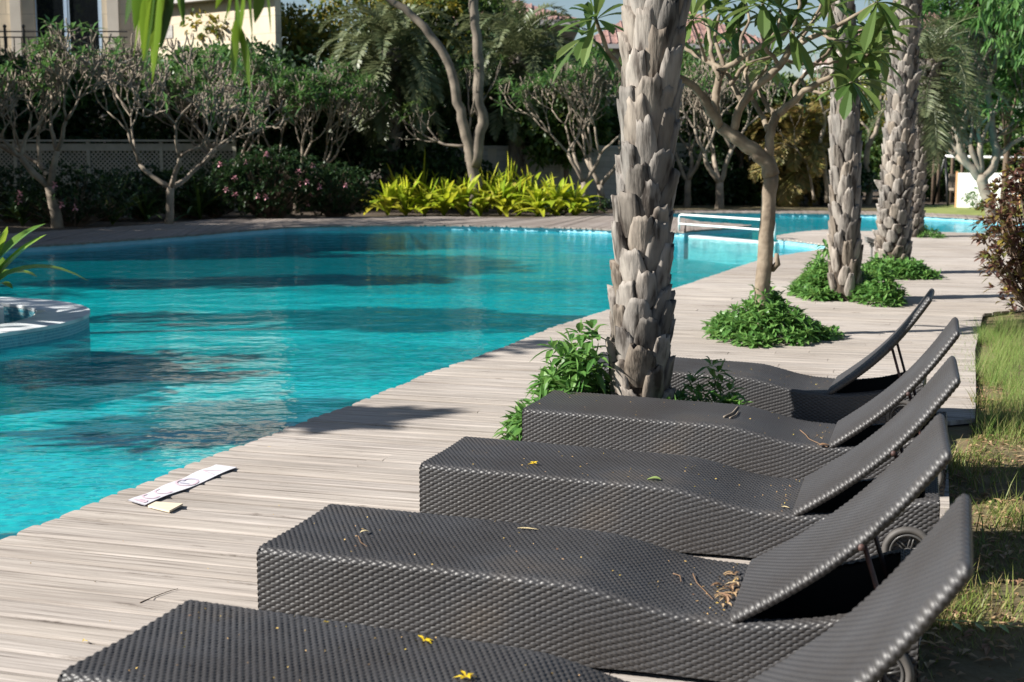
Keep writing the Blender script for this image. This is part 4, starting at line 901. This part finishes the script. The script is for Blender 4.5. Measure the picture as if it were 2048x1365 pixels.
h1 = shrub('hibiscus_bush', 'dark leafy bush with pink flowers beside the lattice fence', B(540, 436), 1.75, 1.0, 2.0, 97, 'darkleaf', 900, .16, .09, 2, nl=6); flowers_on(h1, 12, 1.75, 1.0, 2.0, .10, 'pink', 1)
h2 = shrub('hibiscus_bush', 'dark bush with few pink flowers left of the big shaded palm', B(672, 434), 1.2, 1.0, 1.55, 98, 'darkleaf', 560, .16, .09, 2, nl=6); flowers_on(h2, 4, 1.2, 1.0, 1.5, .09, 'pink', 2)
h3 = shrub('hibiscus_bush', 'sparse dark bush with three pink flowers around the left bare tree', B(150, 450), 1.6, .8, 1.6, 99, 'darkleaf', 320, .18, .09, 2, nl=6); flowers_on(h3, 5, 1.5, .8, 1.6, .11, 'pink', 3)
for i, (px, py, rx, h, lf) in enumerate([(20, 446, 1.3, 1.5, 'darkleaf'), (85, 447, 1.2, 1.1, 'darkleaf'), (215, 443, 1.3, 1.3, 'darkleaf'), (285, 440, 1.1, 1.5, 'darkleaf'), (372, 438, 1.2, 1.4, 'midleaf'), (430, 436, 1.0, 1.7, 'darkleaf')]):
    shrub('low_shrub', 'dark low shrub, %s from the left along the foot of the lattice fence' % ORD[i], B(px, py - 4), rx, .8, h, 240 + i, lf, 240, .2, .11, 2, nl=6, group='dark shrubs before the lattice fence')
bare_tree('bare_plumeria', 'bare many-branched tree at the left, before the lattice fence', B(115, 452), 5.2, 101, .135, (-.5, 0), 7, .10, L0=.98, spread=40, leafL=.40, splay=1.6, mt='barkbg')
bare_tree('bare_plumeria', 'bare forked tree right of the first, its pale twigs spread like a fan', B(337, 448), 5.0, 102, .10, (.3, 0), 7, .10, L0=1.02, spread=36, leafL=.40, splay=1.3, mt='barkbg')
bare_tree('bare_plumeria', 'dense pale twiggy tree behind the forked bare tree', BY(440, 43), 5.4, 103, .12, (.1, 0), 7, .28, L0=1.08, spread=30, leafL=.42, splay=1.1)
bare_tree('bare_plumeria', 'leafier small tree above the pink-flowered bush', BY(590, 42.5), 4.6, 104, .10, (.2, 0), 7, .5, L0=1.0, spread=34, lf='plumbg', leafL=.34, splay=1.1)
bare_tree('bare_plumeria', 'bare tree left of the thick palm trunk across the pool', B(1208, 420), 4.4, 105, .11, (-.5, 0), 6, .3, L0=1.15, spread=33, leafL=.36)
bare_tree('bare_plumeria', 'second bare tree behind the one left of the thick palm', BY(1170, 44), 4.9, 106, .10, (-.1, 0), 6, .5, L0=1.15, spread=32, leafL=.36)
bare_tree('bare_plumeria', 'low dark bare tree seen between thick palm and slender plumeria', BY(1440, 46), 4.6, 107, .14, (0, 0), 6, .22, L0=1.25, spread=38, leafL=.34)
bare_tree('bare_plumeria', 'tangled bare tree just right of the thick palm, across the water', BY(1375, 48), 4.9, 108, .12, (.1, 0), 6, .3, L0=1.2, spread=38, leafL=.34)
def stem_tree(name, label, px0, Y, stems, r0, mt, twigs=None, seed=1, lf='plumbg', leafL=.3, nl=8, cat='tree', dens=.5, sub=3, base_py=None):
    """tree whose main stems are given as outlines at its own distance, with grown twigs"""
    rg = np.random.default_rng(seed); b = BY(px0, Y) if base_py is None else B(px0, base_py); root = empty(name, label, cat, b); tb = MB(); lb = MB(); tips = []
    for pts, ra, rb in stems:
        Q = np.array([at(px, py, Y + (dz_[0] if dz_ else 0)) - b for px, py, *dz_ in pts]); Q = resample(Q, len(Q) * 3); Q[1:-1] += rg.normal(0, ra * .12, Q[1:-1].shape)
        tb.tube(Q, np.linspace(ra, rb, len(Q)), 9, bump=.04, rng=rg)
        if twigs:
            for k in range(twigs): 
                fork_tree(rg, Q[-1], unit(Q[-1] - Q[-3]) + rg.normal(0, .5, 3) + [0, 0, .2], .9, rb * .7, sub, tb, tips, .3, 34, .8)
    tb.build('trunk', M[mt], root, True)
    for p, d in tips:
        if rg.random() < dens: rosette(lb, p, unit(d + [0, 0, .3]), nl, leafL, leafL * .3, rg, 2)
    if lb.V: lb.build('crown', M[lf], root)
    return root
Yt = 41.4
stem_tree('two_stemmed_tree', 'tall tree whose two smooth brown stems part low down, behind the yellow-green plants', 945, Yt, [
    ([(950, 440), (948, 345), (940, 310), (925, 240), (913, 178), (895, 120), (868, 75), (832, 35), (780, 0), (740, -20)], .20, .10), ([(948, 335), (958, 270), (968, 240), (955, 200), (958, 150), (953, 80), (948, 0), (946, -80)], .19, .13),
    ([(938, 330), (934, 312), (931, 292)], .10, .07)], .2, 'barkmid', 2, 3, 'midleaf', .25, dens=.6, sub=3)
# palms across the water
def far_palm(label, px, Y, pytop, r, seed, fr, frL, nfr, ellow, zoff=0, npair=34, lwf=.05, ll=.42, bm='bootfar', base_py=None):
    b = BY(px, Y); zt_ = zat(pytop, Y)
    return palm('feather_palm', label, [b, b + [.05, 0, zt_ * .5], b + [.12, 0, zt_]], [r, r * .9, r * 1.15], seed, bw=.24, bh=.36, nper=8, dz=.24, lift=.06, crown=1, bm=bm, fr=fr, frL=frL, nfr=nfr, ellow=ellow, npair=46, lwf=.085, lll=.58)
far_palm('big palm with a dark trunk and heavy drooping crown, left of the two-stemmed tree', 780, 46.0, 95, .30, 111, 'frond', 3.1, 76, -50)
far_palm('palm with a broad feathery crown, right of the two-stemmed tree', 1030, 47.5, 105, .26, 112, 'frond', 3.1, 62, -48)
far_palm('small palm with a pale trunk and dry yellowish fronds, seen through the slender plumeria', 1580, 48, 262, .22, 113, 'frondy', 2.1, 60, -68, bm='boot')
far_palm('palm far behind, its crown beside the pink roof on the right', 1880, 62, 60, .25, 114, 'frond', 2.6, 44, -60)
# dense trees behind
dense = [
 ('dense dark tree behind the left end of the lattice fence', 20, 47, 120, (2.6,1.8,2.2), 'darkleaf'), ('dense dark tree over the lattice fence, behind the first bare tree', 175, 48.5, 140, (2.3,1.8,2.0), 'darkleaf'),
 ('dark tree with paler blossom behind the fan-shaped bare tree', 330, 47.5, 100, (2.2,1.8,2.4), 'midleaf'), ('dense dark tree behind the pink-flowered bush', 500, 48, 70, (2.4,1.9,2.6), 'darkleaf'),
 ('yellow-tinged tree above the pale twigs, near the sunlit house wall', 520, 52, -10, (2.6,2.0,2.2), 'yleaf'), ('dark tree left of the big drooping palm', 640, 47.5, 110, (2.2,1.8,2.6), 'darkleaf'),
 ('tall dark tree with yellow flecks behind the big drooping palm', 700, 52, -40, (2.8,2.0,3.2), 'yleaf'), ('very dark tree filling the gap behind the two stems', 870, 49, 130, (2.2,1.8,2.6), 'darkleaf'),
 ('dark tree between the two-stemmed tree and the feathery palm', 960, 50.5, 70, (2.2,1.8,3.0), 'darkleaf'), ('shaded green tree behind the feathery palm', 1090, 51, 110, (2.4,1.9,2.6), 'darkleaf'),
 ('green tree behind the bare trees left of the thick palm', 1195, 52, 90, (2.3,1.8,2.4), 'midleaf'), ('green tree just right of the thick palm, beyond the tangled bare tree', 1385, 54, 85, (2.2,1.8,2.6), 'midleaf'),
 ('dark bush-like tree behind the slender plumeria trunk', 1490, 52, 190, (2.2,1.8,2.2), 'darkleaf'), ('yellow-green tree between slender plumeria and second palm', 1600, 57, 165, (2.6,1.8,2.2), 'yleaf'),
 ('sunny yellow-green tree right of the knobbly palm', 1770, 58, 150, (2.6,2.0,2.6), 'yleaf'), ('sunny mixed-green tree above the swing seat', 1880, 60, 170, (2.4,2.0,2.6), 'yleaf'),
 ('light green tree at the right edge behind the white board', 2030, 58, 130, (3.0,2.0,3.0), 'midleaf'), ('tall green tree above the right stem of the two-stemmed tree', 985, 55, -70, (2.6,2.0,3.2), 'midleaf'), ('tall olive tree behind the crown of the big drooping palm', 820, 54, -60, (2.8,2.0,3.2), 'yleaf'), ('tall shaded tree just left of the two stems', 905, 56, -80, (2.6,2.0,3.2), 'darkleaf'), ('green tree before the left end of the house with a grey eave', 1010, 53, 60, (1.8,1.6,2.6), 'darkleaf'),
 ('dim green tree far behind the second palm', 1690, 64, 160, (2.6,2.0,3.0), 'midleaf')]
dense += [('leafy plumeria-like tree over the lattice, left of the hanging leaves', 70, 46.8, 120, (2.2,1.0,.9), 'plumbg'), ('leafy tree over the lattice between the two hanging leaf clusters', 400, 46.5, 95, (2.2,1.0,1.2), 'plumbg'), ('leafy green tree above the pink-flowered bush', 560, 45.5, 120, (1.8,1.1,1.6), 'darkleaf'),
 ('green leafy tree behind the bare trees, halfway to the thick palm', 1130, 46.5, 165, (1.6,1.1,1.4), 'midleaf'), ('light green tree behind the slender plumeria fork', 1480, 50, 110, (2.2,1.4,1.7), 'midleaf')]
for i, (t, px, Y, pyt, rad, lf) in enumerate(dense):
    ht = zat(pyt, Y); rz = min(rad[2], ht * .48)
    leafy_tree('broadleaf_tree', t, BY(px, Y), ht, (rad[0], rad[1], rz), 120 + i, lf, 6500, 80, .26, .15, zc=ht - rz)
hed = [('dark hedge bush behind the pink-flowered bush', 560, 46.5, 2.2, 2.7), ('dark hedge bush behind the lime plants, left part', 740, 46, 2.3, 2.6), ('dark hedge bush behind the lime plants, under the two stems', 880, 46, 2.0, 2.2),
       ('dark bush at the foot of the small yellowish palm', 1640, 50, 2.0, 1.9), ('dark bush across the water behind the handrail', 1400, 50.5, 2.0, 1.9), ('dark bush across the water behind the slender plumeria trunk', 1510, 50, 1.9, 1.6), ('leafy hedge bush left of the swing seat', 1800, 55, 2.4, 3.2), ('leafy hedge bush behind the swing seat', 1900, 57, 2.4, 2.6),
       ('leafy hedge bush beyond the right end of the lawn', 2040, 56, 2.6, 3.0), ('dark low bush under the lattice fence top, far left', 60, 46, 2.2, 2.4), ('dark bush behind the lattice fence at its right end', 420, 46, 2.2, 3.0), ('dark bush behind the left bare tree', 240, 46.3, 2.4, 3.2)]
for i, (t, px, Y, rx, h) in enumerate(hed):
    rg = np.random.default_rng(150 + i); root = empty('hedge_bush', t, 'bush', BY(px, Y)); mb = MB(); cloud(rg, (0, 0, h * .5), (rx, 1.0, h * .5), 60, 4600, .20, .12, mb); mb.build('foliage', M['midleaf' if px > 1700 else 'darkleaf'], root)
    tb = MB(); [tb.tube([(q * .3, 0, 0), (q * .5, 0, h * .4), (q * .8, rg.normal(0, .2), h * .75)], [.04, .03, .015], 5) for q in (-1, 0, 1)]; tb.build('stems', M['barkdark'], root)
# right-hand trees
YR = 37
stem_tree('leafy_plumeria', 'leafy plumeria with a curved grey trunk in front of the white board', 1985, YR, [
    ([(1990, 450), (1976, 400), (1962, 350)], .16, .15), ([(1964, 360), (1940, 335), (1920, 300), (1915, 270), (1930, 240), (1945, 205)], .12, .07), ([(1965, 360), (1985, 335), (1992, 310), (1985, 270), (1980, 225), (1975, 180), (1985, 140)], .13, .08),
    ([(1990, 318), (2020, 290), (2060, 270)], .08, .05), ([(1940, 210), (1920, 185), (1900, 165)], .06, .04), ([(1945, 205), (1965, 175), (1955, 140)], .05, .04)], .15, 'barkbg', 6, 201, 'plumbg', .44, nl=12, dens=1, sub=3)
stem_tree('slim_tree', 'slim bare curved tree between the second and the knobbly palm', 1735, 50, [
    ([(1733, 410), (1741, 380), (1732, 340), (1735, 300), (1752, 265), (1757, 235)], .14, .08), ([(1734, 300), (1738, 260), (1722, 245)], .07, .04), ([(1757, 236), (1770, 215), (1790, 200)], .07, .05), ([(1755, 240), (1740, 225), (1735, 205)], .05, .04)], .14, 'barkbg', 2, 202, 'plumbg', .3, dens=.3, sub=3)
stem_tree('slim_tree', 'slim leaning bare stems behind the slender plumeria, left of the second palm', 1640, 47, [
    ([(1655, 405), (1650, 330), (1640, 290), (1650, 250), (1648, 225)], .10, .06), ([(1628, 400), (1622, 360), (1615, 330)], .05, .04)], .14, 'barkbg', 2, 203, 'plumbg', .3, dens=.3, sub=2)
leafy_tree('broadleaf_tree', 'dense glossy-leaved tree at the right edge, behind the leafy plumeria', BY(2010, 41), zat(20, 41), (1.9, 1.3, 1.5), 260, 'plumbg', 5200, 60, .34, .12, zc=zat(110, 41))
# big-leaved branches at the upper right
rg = np.random.default_rng(9); bR = BY(2140, 24); root = empty('drooping_tree', 'glossy tree with hanging leaves entering at the top right corner', 'tree', bR); tb = MB(); lb = MB(); tips = []
tb.tube([(0, 0, -.05), (-.1, 0, 2), (-.2, 0, 3.6)], [.16, .13, .11], 8)
for px, py in [(2030, 20), (1998, 15), (2045, 70), (2020, 60), (2060, 110), (2035, -20)]:
    q = at(px, py, 24 + rg.normal(0, .5)) - bR; tb.tube([(-.2, 0, 3.0 + rg.uniform(0, .6)), (q + [0, 0, 3.4]) * [.5, .5, .5] + [0, 0, .1], q], [.05, .03, .012], 5)
    for _ in range(9): 
        p = q + rg.normal(0, .22, 3); nl = 9; D = np.c_[rg.normal(0, .45, nl), rg.normal(0, .45, nl), -np.ones(nl) * .8]; leaves(lb, p + rg.normal(0, .04, (nl, 3)), D, rg.uniform(.2, .32, nl), .095, 4, LANCE, .2, .1)
tb.build('trunk', M['barkdark'], root, True); lb.build('crown', M['plumbg'], root)
# ------------------------------------------------------------------ lattice fence
def wall_box(mb, p0, p1, z0, z1, th=.12):
    p0, p1 = np.array(p0[:2]), np.array(p1[:2]); d = unit(p1 - p0); nn = np.array([-d[1], d[0]]) * th * .5
    V = [[*(p0 - nn), z0], [*(p1 - nn), z0], [*(p1 + nn), z0], [*(p0 + nn), z0]]; V += [[v[0], v[1], z1] for v in V]
    mb.add(V, [[0,3,2,1],[4,5,6,7],[0,1,5,4],[1,2,6,5],[2,3,7,6],[3,0,4,7]])
YF = 44.5; f0 = at(-260, 330, YF)[0]; f1 = at(470, 330, YF)[0]; ht = zat(284, YF)
fr_ = empty('lattice_fence', 'cream diagonal lattice fence with a solid top rail, behind the bare trees', 'fence', (f0, YF, 0))
nP = 5; wP = (f1 - f0) / nP
for k in range(nP):
    a = MB(); x0, x1 = k * wP + .06, (k + 1) * wP - .06; z0, z1 = .1, ht - .30; st = .15
    for s in (1, -1):
        c = -(z1 - z0)
        while c < (x1 - x0) + (z1 - z0):
            # line x = x0 + c + t, z = z0 + t (or mirrored)
            t0 = max(0, -c); t1 = min(z1 - z0, (x1 - x0) - c)
            if t1 > t0 + .02:
                xa, xb = x0 + c + t0, x0 + c + t1
                if s < 0: xa, xb = x0 + x1 - xa, x0 + x1 - xb
                p, q = np.array([xa, 0, z0 + t0]), np.array([xb, 0, z0 + t1]); d = unit(q - p); nn = np.array([-d[2], 0, d[0]]) * .021; y = .008 * s
                a.add([p - nn + [0, y - .006, 0], q - nn + [0, y - .006, 0], q + nn + [0, y - .006, 0], p + nn + [0, y - .006, 0], p - nn + [0, y + .006, 0], q - nn + [0, y + .006, 0], q + nn + [0, y + .006, 0], p + nn + [0, y + .006, 0]], [[0,1,2,3],[7,6,5,4],[0,4,5,1],[2,6,7,3]])
            c += st
    a.build('lattice_panel', M['lattice'], fr_)
for k in range(nP + 1): a = MB(); a.box((k * wP - .06, -.07, -.05), (k * wP + .06, .07, ht + .0)); a.build('post', M['lattice'], fr_)
a = MB(); a.box((0, -.05, ht - .30), (nP * wP, .05, ht - .06)); a.box((-.08, -.12, ht + .003), (nP * wP + .08, .12, ht + .07)); a.build('top_rail', M['lattice'], fr_)
# low garden wall
YW = 48; g0, g1 = at(840, 330, YW)[0], at(1262, 330, YW)[0]; hw = zat(292, YW); gw_ = empty('garden_wall', 'grey garden wall with a pale cap behind the two-stemmed tree', 'wall', (g0, YW, 0))
a = MB(); a.box((0, -.1, -.05), (g1 - g0, .1, hw - .1)); a.build('wall', M['garden_wall'], gw_)
a = MB(); a.box((-.06, -.17, hw - .1), (g1 - g0 + .06, .17, hw)); a.build('cap', M['eave'], gw_)
a = MB(); [a.box((k * 2.6 - .16, -.13, -.05), (k * 2.6 + .16, -.103, hw - .103)) for k in range(4)]; a.build('pilaster', M['plaster'], gw_)
g0, g1 = at(1290, 330, 51)[0], at(1700, 330, 51)[0]; gw2 = empty('garden_wall', 'dim garden wall far behind the handrail, mostly hidden by bushes', 'wall', (g0, 51.5, 0))
a = MB(); a.box((0, -.1, -.05), (g1 - g0, .1, 2.2)); a.build('wall', M['garden_wall'], gw2); a = MB(); a.box((-.05, -.16, 2.203), (g1 - g0 + .05, .16, 2.32)); a.build('cap', M['eave'], gw2)
# ------------------------------------------------------------------ villa on the left
YV = 54; X = lambda px, Y: float(at(px, 330, Y)[0]); Z = zat
v0 = empty('villa', 'cream stone villa with tall dark windows and a black railing, upper left', 'house', (X(0, YV), YV, 0)); ox, oy = v0.location.x, v0.location.y
def vb(mb, pxa, pxb, pya, pyb, ya, yb): mb.box((X(pxa, YV) - ox, ya, Z(pyb, YV)), (X(pxb, YV) - ox, yb, Z(pya, YV)))
zt_ = Z(-120, YV); a = MB()
for (pa, pb) in ((-260, -120), (-40, 82), (216, 345)): a.box((X(pa, YV) - ox, 0, -.05), (X(pb, YV) - ox, .4, zt_))
a.box((X(-120, YV) - ox, 0, -.05), (X(-40, YV) - ox, .4, Z(120, YV))); a.box((X(82, YV) - ox, 0, -.05), (X(216, YV) - ox, .4, Z(112, YV)))
a.box((X(-120, YV) - ox, 0, Z(-60, YV)), (X(-40, YV) - ox, .4, zt_)); a.box((X(82, YV) - ox, 0, Z(-60, YV)), (X(216, YV) - ox, .4, zt_))
a.box((X(-260, YV) - ox, .42, -.05), (X(340, YV) - ox, 8, zt_)); a.build('wall', M['stone'], v0)
for pa, pb in ((37, 58), (-60, -42), (228, 250)): a = MB(); a.box((X(pa, YV) - ox, -.14, Z(115, YV)), (X(pb, YV) - ox, -.003, zt_)); a.build('pilaster', M['plaster'], v0)
for pa, pb in ((84, 139), (149, 207), (-118, -82), (-76, -42)):
    f = MB()
    for q0, q1 in ((pa - 1, pa + 1), (pb, pb + 7)): f.box((X(q0, YV) - ox, .10, Z(112, YV)), (X(q1, YV) - ox, .2, Z(-60, YV)))
    f.box((X(pa + 1, YV) - ox, .11, Z(-57, YV)), (X(pb, YV) - ox, .19, Z(-60, YV))); fo = f.build('window_frame', M['wframe'], v0)
    g = MB(); g.box((X(pa + 1, YV) - ox, .14, Z(112, YV)), (X(pb, YV) - ox, .16, Z(-57, YV))); g.build('pane', M['glass'], fo)
# terrace wall, slab and railing
a = MB(); a.box((X(-260, YV) - ox, -2.6, -.05), (X(300, YV) - ox, -2.4, Z(128, 51.5))); a.build('terrace_wall', M['plaster'], v0)
a = MB(); a.box((X(-260, YV) - ox, -2.7, Z(128, 51.5)), (X(300, YV) - ox, -.003, Z(122, 51.5))); a.build('terrace_slab', M['eave'], v0)
r_ = MB(); zb_ = Z(122, 51.5); zr = Z(62, 51.5); xa, xb = X(-260, YV) - ox, X(300, YV) - ox
for z in (zr - .03, zr - .24, zb_ + .12): r_.tube([(xa, -2.5, z), (xb, -2.5, z)], .028, 6)
x = xa
while x < xb: r_.tube([(x, -2.5, zb_), (x, -2.5, zr - .24)], .02, 5, cap=False); x += .28
for pxp in (-90, 23, 60, 195, 320): x = X(pxp, 51.5) - ox; r_.tube([(x, -2.5, zb_), (x, -2.5, zr + .08)], .055, 8); r_.tube([(x, -2.5, zr + .08), (x, -2.5, zr + .13), (x, -2.5, zr + .2), (x, -2.5, zr + .24)], [.03, .07, .07, .02], 8)
r_.build('railing', M['iron'], v0)
a = MB(); p0, p1 = (X(316, 53) - ox, -1.2), (X(560, 48.5) - ox, -5.2); wall_box(a, p0, p1, -.05, zt_, .3); a.build('side_wing', M['stone'], v0)
a = MB(); wall_box(a, (p0[0] - .2, p0[1] - .35), (p1[0] - .2, p1[1] - .35), Z(6, 51), Z(-20, 51), .38); a.build('cornice', M['eave'], v0)
d = unit(np.array(p1) - np.array(p0)); a = MB(); q = np.array(p0) + d * .9; nn = np.array([d[1], -d[0]]) * .17; wall_box(a, q + nn, q + nn + d * .5, Z(72, 51), Z(46, 51), .02); a.build('wall_panel', M['garden_wall'], v0)
# ------------------------------------------------------------------ houses behind
def house(label, pa, pb, Y, dep, py_eave, py_ridge, over=.8, cat='house', wins=(), hip=1.0):
    x0, x1 = X(pa, Y), X(pb, Y); root = empty('house', label, cat, (x0, Y, 0)); w_ = x1 - x0; ze = Z(py_eave, Y - over); zr_ = Z(py_ridge, Y + dep / 2)
    a = MB(); a.box((0, 0, -.05), (w_, dep, ze - .05)); a.build('wall', M['plaster'], root)
    a = MB(); a.box((-over, -over, ze - .05), (w_ + over, dep + over, ze + .18)); a.build('eave', M['eave'], root)
    h_ = min(w_, dep) / 2 * hip; a = MB(); zz = ze + .183
    V = [(-over, -over, zz), (w_ + over, -over, zz), (w_ + over, dep + over, zz), (-over, dep + over, zz), (h_, dep / 2, zr_), (w_ - h_, dep / 2, zr_)]
    a.add(V, [[0, 1, 5, 4], [2, 3, 4, 5]], [[1, 2, 5], [3, 0, 4]])
    # ribs of roll tiles down the front slope
    A0, A1 = np.array(V[0]), np.array(V[1]); n_ = int(w_ / .34)
    for k in range(1, n_):
        t = k / n_; lo = A0 * (1 - t) + A1 * t; x = lo[0]; s = 1.0
        if x < h_: s = (x + over) / (h_ + over)
        elif x > w_ - h_: s = (w_ + over - x) / (h_ + over)
        top = np.array([x, -over + (dep / 2 + over) * s, zz + (zr_ - zz) * s]); a.tube([lo + [0, 0, .03], top + [0, 0, .03]], .055, 5, cap=False)
    a.build('roof', M['roof'], root)
    for (qa, qb, ya, yb) in wins:
        f = MB(); f.box((X(qa, Y) - x0, -.06, Z(yb, Y)), (X(qb, Y) - x0, -.003, Z(ya, Y))); fo = f.build('window_frame', M['white'], root)
        g = MB(); g.box((X(qa + 2, Y) - x0, -.075, Z(yb - 2, Y)), (X(qb - 2, Y) - x0, -.063, Z(ya + 2, Y))); g.build('pane', M['glass'], fo)
    return root
house('house with a grey eave and pinkish roof behind the feathery palm', 880, 1105, 60, 12, 48, -10, 1.2, wins=((1060, 1085, 75, 130),))
house('pink-roofed house behind the thick palm trunk', 1190, 1500, 74, 14, 95, 0, 1.0, wins=((1470, 1490, 120, 150),))
house('house with a wide pink tiled roof between the palms on the right', 1745, 2010, 78, 14, 108, 22, 1.0, hip=.6, wins=((1950, 1985, 140, 190), (1830, 1860, 140, 190)))
# ------------------------------------------------------------------ swing seat and white board
YS = 50; s0 = np.array([X(1890, YS), YS, 0]); root = empty('garden_swing', 'garden swing with a white top bar and dark posts, at the right beyond the pool', 'garden swing', s0)
w_ = X(2120, YS) - s0[0]; ztb = Z(313, YS); a = MB(); a.tube([(0, 0, ztb), (w_, -.6, ztb - .12)], .055, 8); a.build('top_bar', M['white'], root, True)
for x in (0, w_):
    a = MB(); a.tube([(x, -.6 * x / w_, ztb), (x - .1, .9, -.04)], .05, 7); a.build('post', M['iron'], root, True); a = MB(); a.tube([(x, -.6 * x / w_, ztb), (x - .05, -.7, -.04)], .05, 7); a.build('post', M['iron'], root, True)
for x in (.35, 1.9): a = MB(); a.tube([(x, 0, ztb - .05), (x, .1, .6)], .018, 5); a.build('hanger', M['iron'], root)
a = MB(); a.box((.3, -.2, .52), (1.95, .35, .62)); a.box((.3, .36, .6), (1.95, .44, 1.15)); a.build('bench', M['barkbg'] , root)
for i, px in enumerate((1868, 1878, 1905, 1925)):
    q = BY(px, 53 + i * .3); t = tag(local((lambda m_: (m_.tube([q, q + [0, 0, 2.0], q + [.02, 0, Z(250 + 10 * i, 53)]], .07, 7), m_)[1])(MB()), q).build('iron_post', M['barkdark'], None, True), 'thin brown post behind the swing seat, %s from the left' % ORD[i], 'post', 'brown posts behind the swing'); t.location = q
YB2 = 47.5; b0 = np.array([X(1914, YB2), YB2, 0]); root = empty('white_board', 'large blank white board on a tan post at the far lawn', 'board', b0); w_ = (X(2014, YB2) - b0[0]) / .83; root.rotation_euler = (0, 0, -.58)
a = MB(); a.box((.06, -.03, Z(418, YB2)), (w_, .03, Z(346, YB2))); a.build('panel', M['white'], root)
for x in (.02, w_ + .04): a = MB(); a.box((x - .035, -.035, -.05), (x + .035, .035, Z(345, YB2) + .03)); a.build('post', M['orange'], root)
shrub('round_shrub', 'small round green shrub before the white board', BY(1962, 44.5), .55, .5, .75, 210, 'cover', 130, .11, .05)
# water inlet step at the far pool
# ------------------------------------------------------------------ trees left of the pool that shade it
SH = [('tall shade tree far left of the pool', (-25, 34), 11.5, (4.6,4.6,3.8)), ('tall shade tree beyond the far left deck', (-25, 43), 11, (4.4,4.0,3.8)), ('wide shade tree on the left bank', (-18.5, 26.5), 8.6, (3.8,4.6,2.8)), ('shade tree on the left bank, middle', (-17.5, 19.8), 6.4, (2.6,1.4,1.8)),
      ('shade tree on the left bank, near', (-12.9, 11.3), 5.9, (2.7,1.7,1.5)), ('small tree left of the camera', (-7.45, 6.3), 5.2, (.75,.32,.9)), ('shade tree at the far left corner of the garden', (-31, 39), 12, (4,4,4)), ('shade tree close behind the left end of the far deck', (-20.5, 37.5), 9.2, (3.6,2.6,3.4)), ('shade tree beside the lattice fence, out to the left', (-21, 42.5), 9.6, (3.6,2.4,3.6)),
      ('slender shade tree on the left bank, fourth from the camera', (-12.3, 16.2), 7.4, (2.3,1.0,1.3)), ('slender shade tree on the left bank, third from the camera', (-9.6, 15.6), 7.0, (1.6,.9,1.1)), ('slender shade tree on the left bank, second from the camera', (-9.2, 9.1), 6.0, (2.0,.9,1.1)), ('tall shade tree beside the villa, out to the left', (-29, 47), 14, (5,4.4,4.6)), ('broad shade tree behind the slender ones on the left bank', (-16, 24.5), 9.4, (3.8,4.4,2.4))]
for i, (t, (x, y), h, rad) in enumerate(SH): leafy_tree('shade_tree', t, (x, y, -.045), h, rad, 220 + i, 'midleaf', 9000 if rad[0] > 3 else 1900 if rad[0] > 1 else 700, 90 if rad[0] > 3 else 45 if rad[0] > 1 else 16, .42 if rad[0] > 3 else .26, .26 if rad[0] > 3 else .15, zc=h - rad[2] * .9)
# ------------------------------------------------------------------ overhanging branch close to the camera
b = np.array([-2.55, .9, 0]); root = empty('overhanging_tree', 'tree whose drooping green leaves hang into the top left of the picture', 'tree', b); tb = MB(); lb = MB(); rg = np.random.default_rng(31)
tb.tube([(0, 0, -.03), (.05, .1, 1.2), (.2, .35, 2.3), (.55, .8, 2.9)], [.10, .085, .07, .05], 8)
def hang(px, py, Y, L_, W_, D, n=6):
    L_ *= .86; W_ *= .66; q = at(px, py, Y) - b; leaves(lb, q[None], np.array([D]), L_, W_, n, ([0, .2, .45, .75, 1], [.2, .85, 1, .6, .05]), .15, .05, roll=np.array([rg.uniform(-.9, .9)]))
Yh = 3.0
for px, py, L_, W_, D in [(322, -40, .20, .062, (-.28, 0, -1)), (300, -50, .235, .060, (-.05, .1, -1)), (338, -60, .20, .058, (-.12, -.1, -1)), (275, -45, .13, .055, (-.1, 0, -1)), (315, 0, .13, .05, (-.45, .1, -1)), (262, -30, .10, .045, (-.2, 0, -1)), (345, -80, .16, .05, (.15, 0, -1)), (290, -10, .15, .05, (-.1, .1, -1)), (330, -30, .15, .05, (-.35, 0, -1)),
                          (472, -10, .20, .05, (-.05, 0, -1)), (488, -60, .17, .05, (.1, 0, -1)), (466, -40, .12, .045, (-.25, 0, -1)), (478, 50, .16, .042, (.15, 0, -1)), (470, 40, .13, .04, (-.08, 0, -1)), (530, -30, .12, .040, (.1, 0, -1)), (505, -50, .09, .04, (0, 0, -1)), (458, -60, .10, .04, (-.4, 0, -1)), (540, -60, .08, .035, (.3, 0, -1)), (300, 10, .13, .045, (.05, 0, -1)), (284, -20, .17, .045, (-.18, 0, -1)), (318, -20, .22, .05, (-.12, 0, -1)), (335, 0, .10, .04, (-.2, 0, -1)), (296, -30, .20, .045, (.06, 0, -1)), (484, -30, .14, .05, (-.1, 0, -1)), (476, 20, .12, .045, (-.2, 0, -1)), (520, -20, .08, .045, (-.2, 0, -1)), (310, -60, .26, .05, (-.16, 0, -1)), (462, -50, .1, .05, (-.1, 0, -1))]: hang(px, py, Yh + rg.normal(0, .05), L_, W_, D)
lb.build('crown', M['hang'], root, True)
for px, py in ((320, -50), (475, -60)):
    q = at(px, py, Yh) - b; tb.tube([(.55, .8, 2.9), (.55, .8, 2.9) + (q - [.55, .8, 2.9]) * .5 + [0, 0, .25], q + [0, 0, .15], q], [.04, .02, .01, .006], 6)
q = at(475, -60, Yh) - b; tb.tube([q, at(472, 10, Yh) - b, at(476, 60, Yh) - b], [.005, .004, .003], 5)
tb.build('trunk', M['barkdark'], root, True)
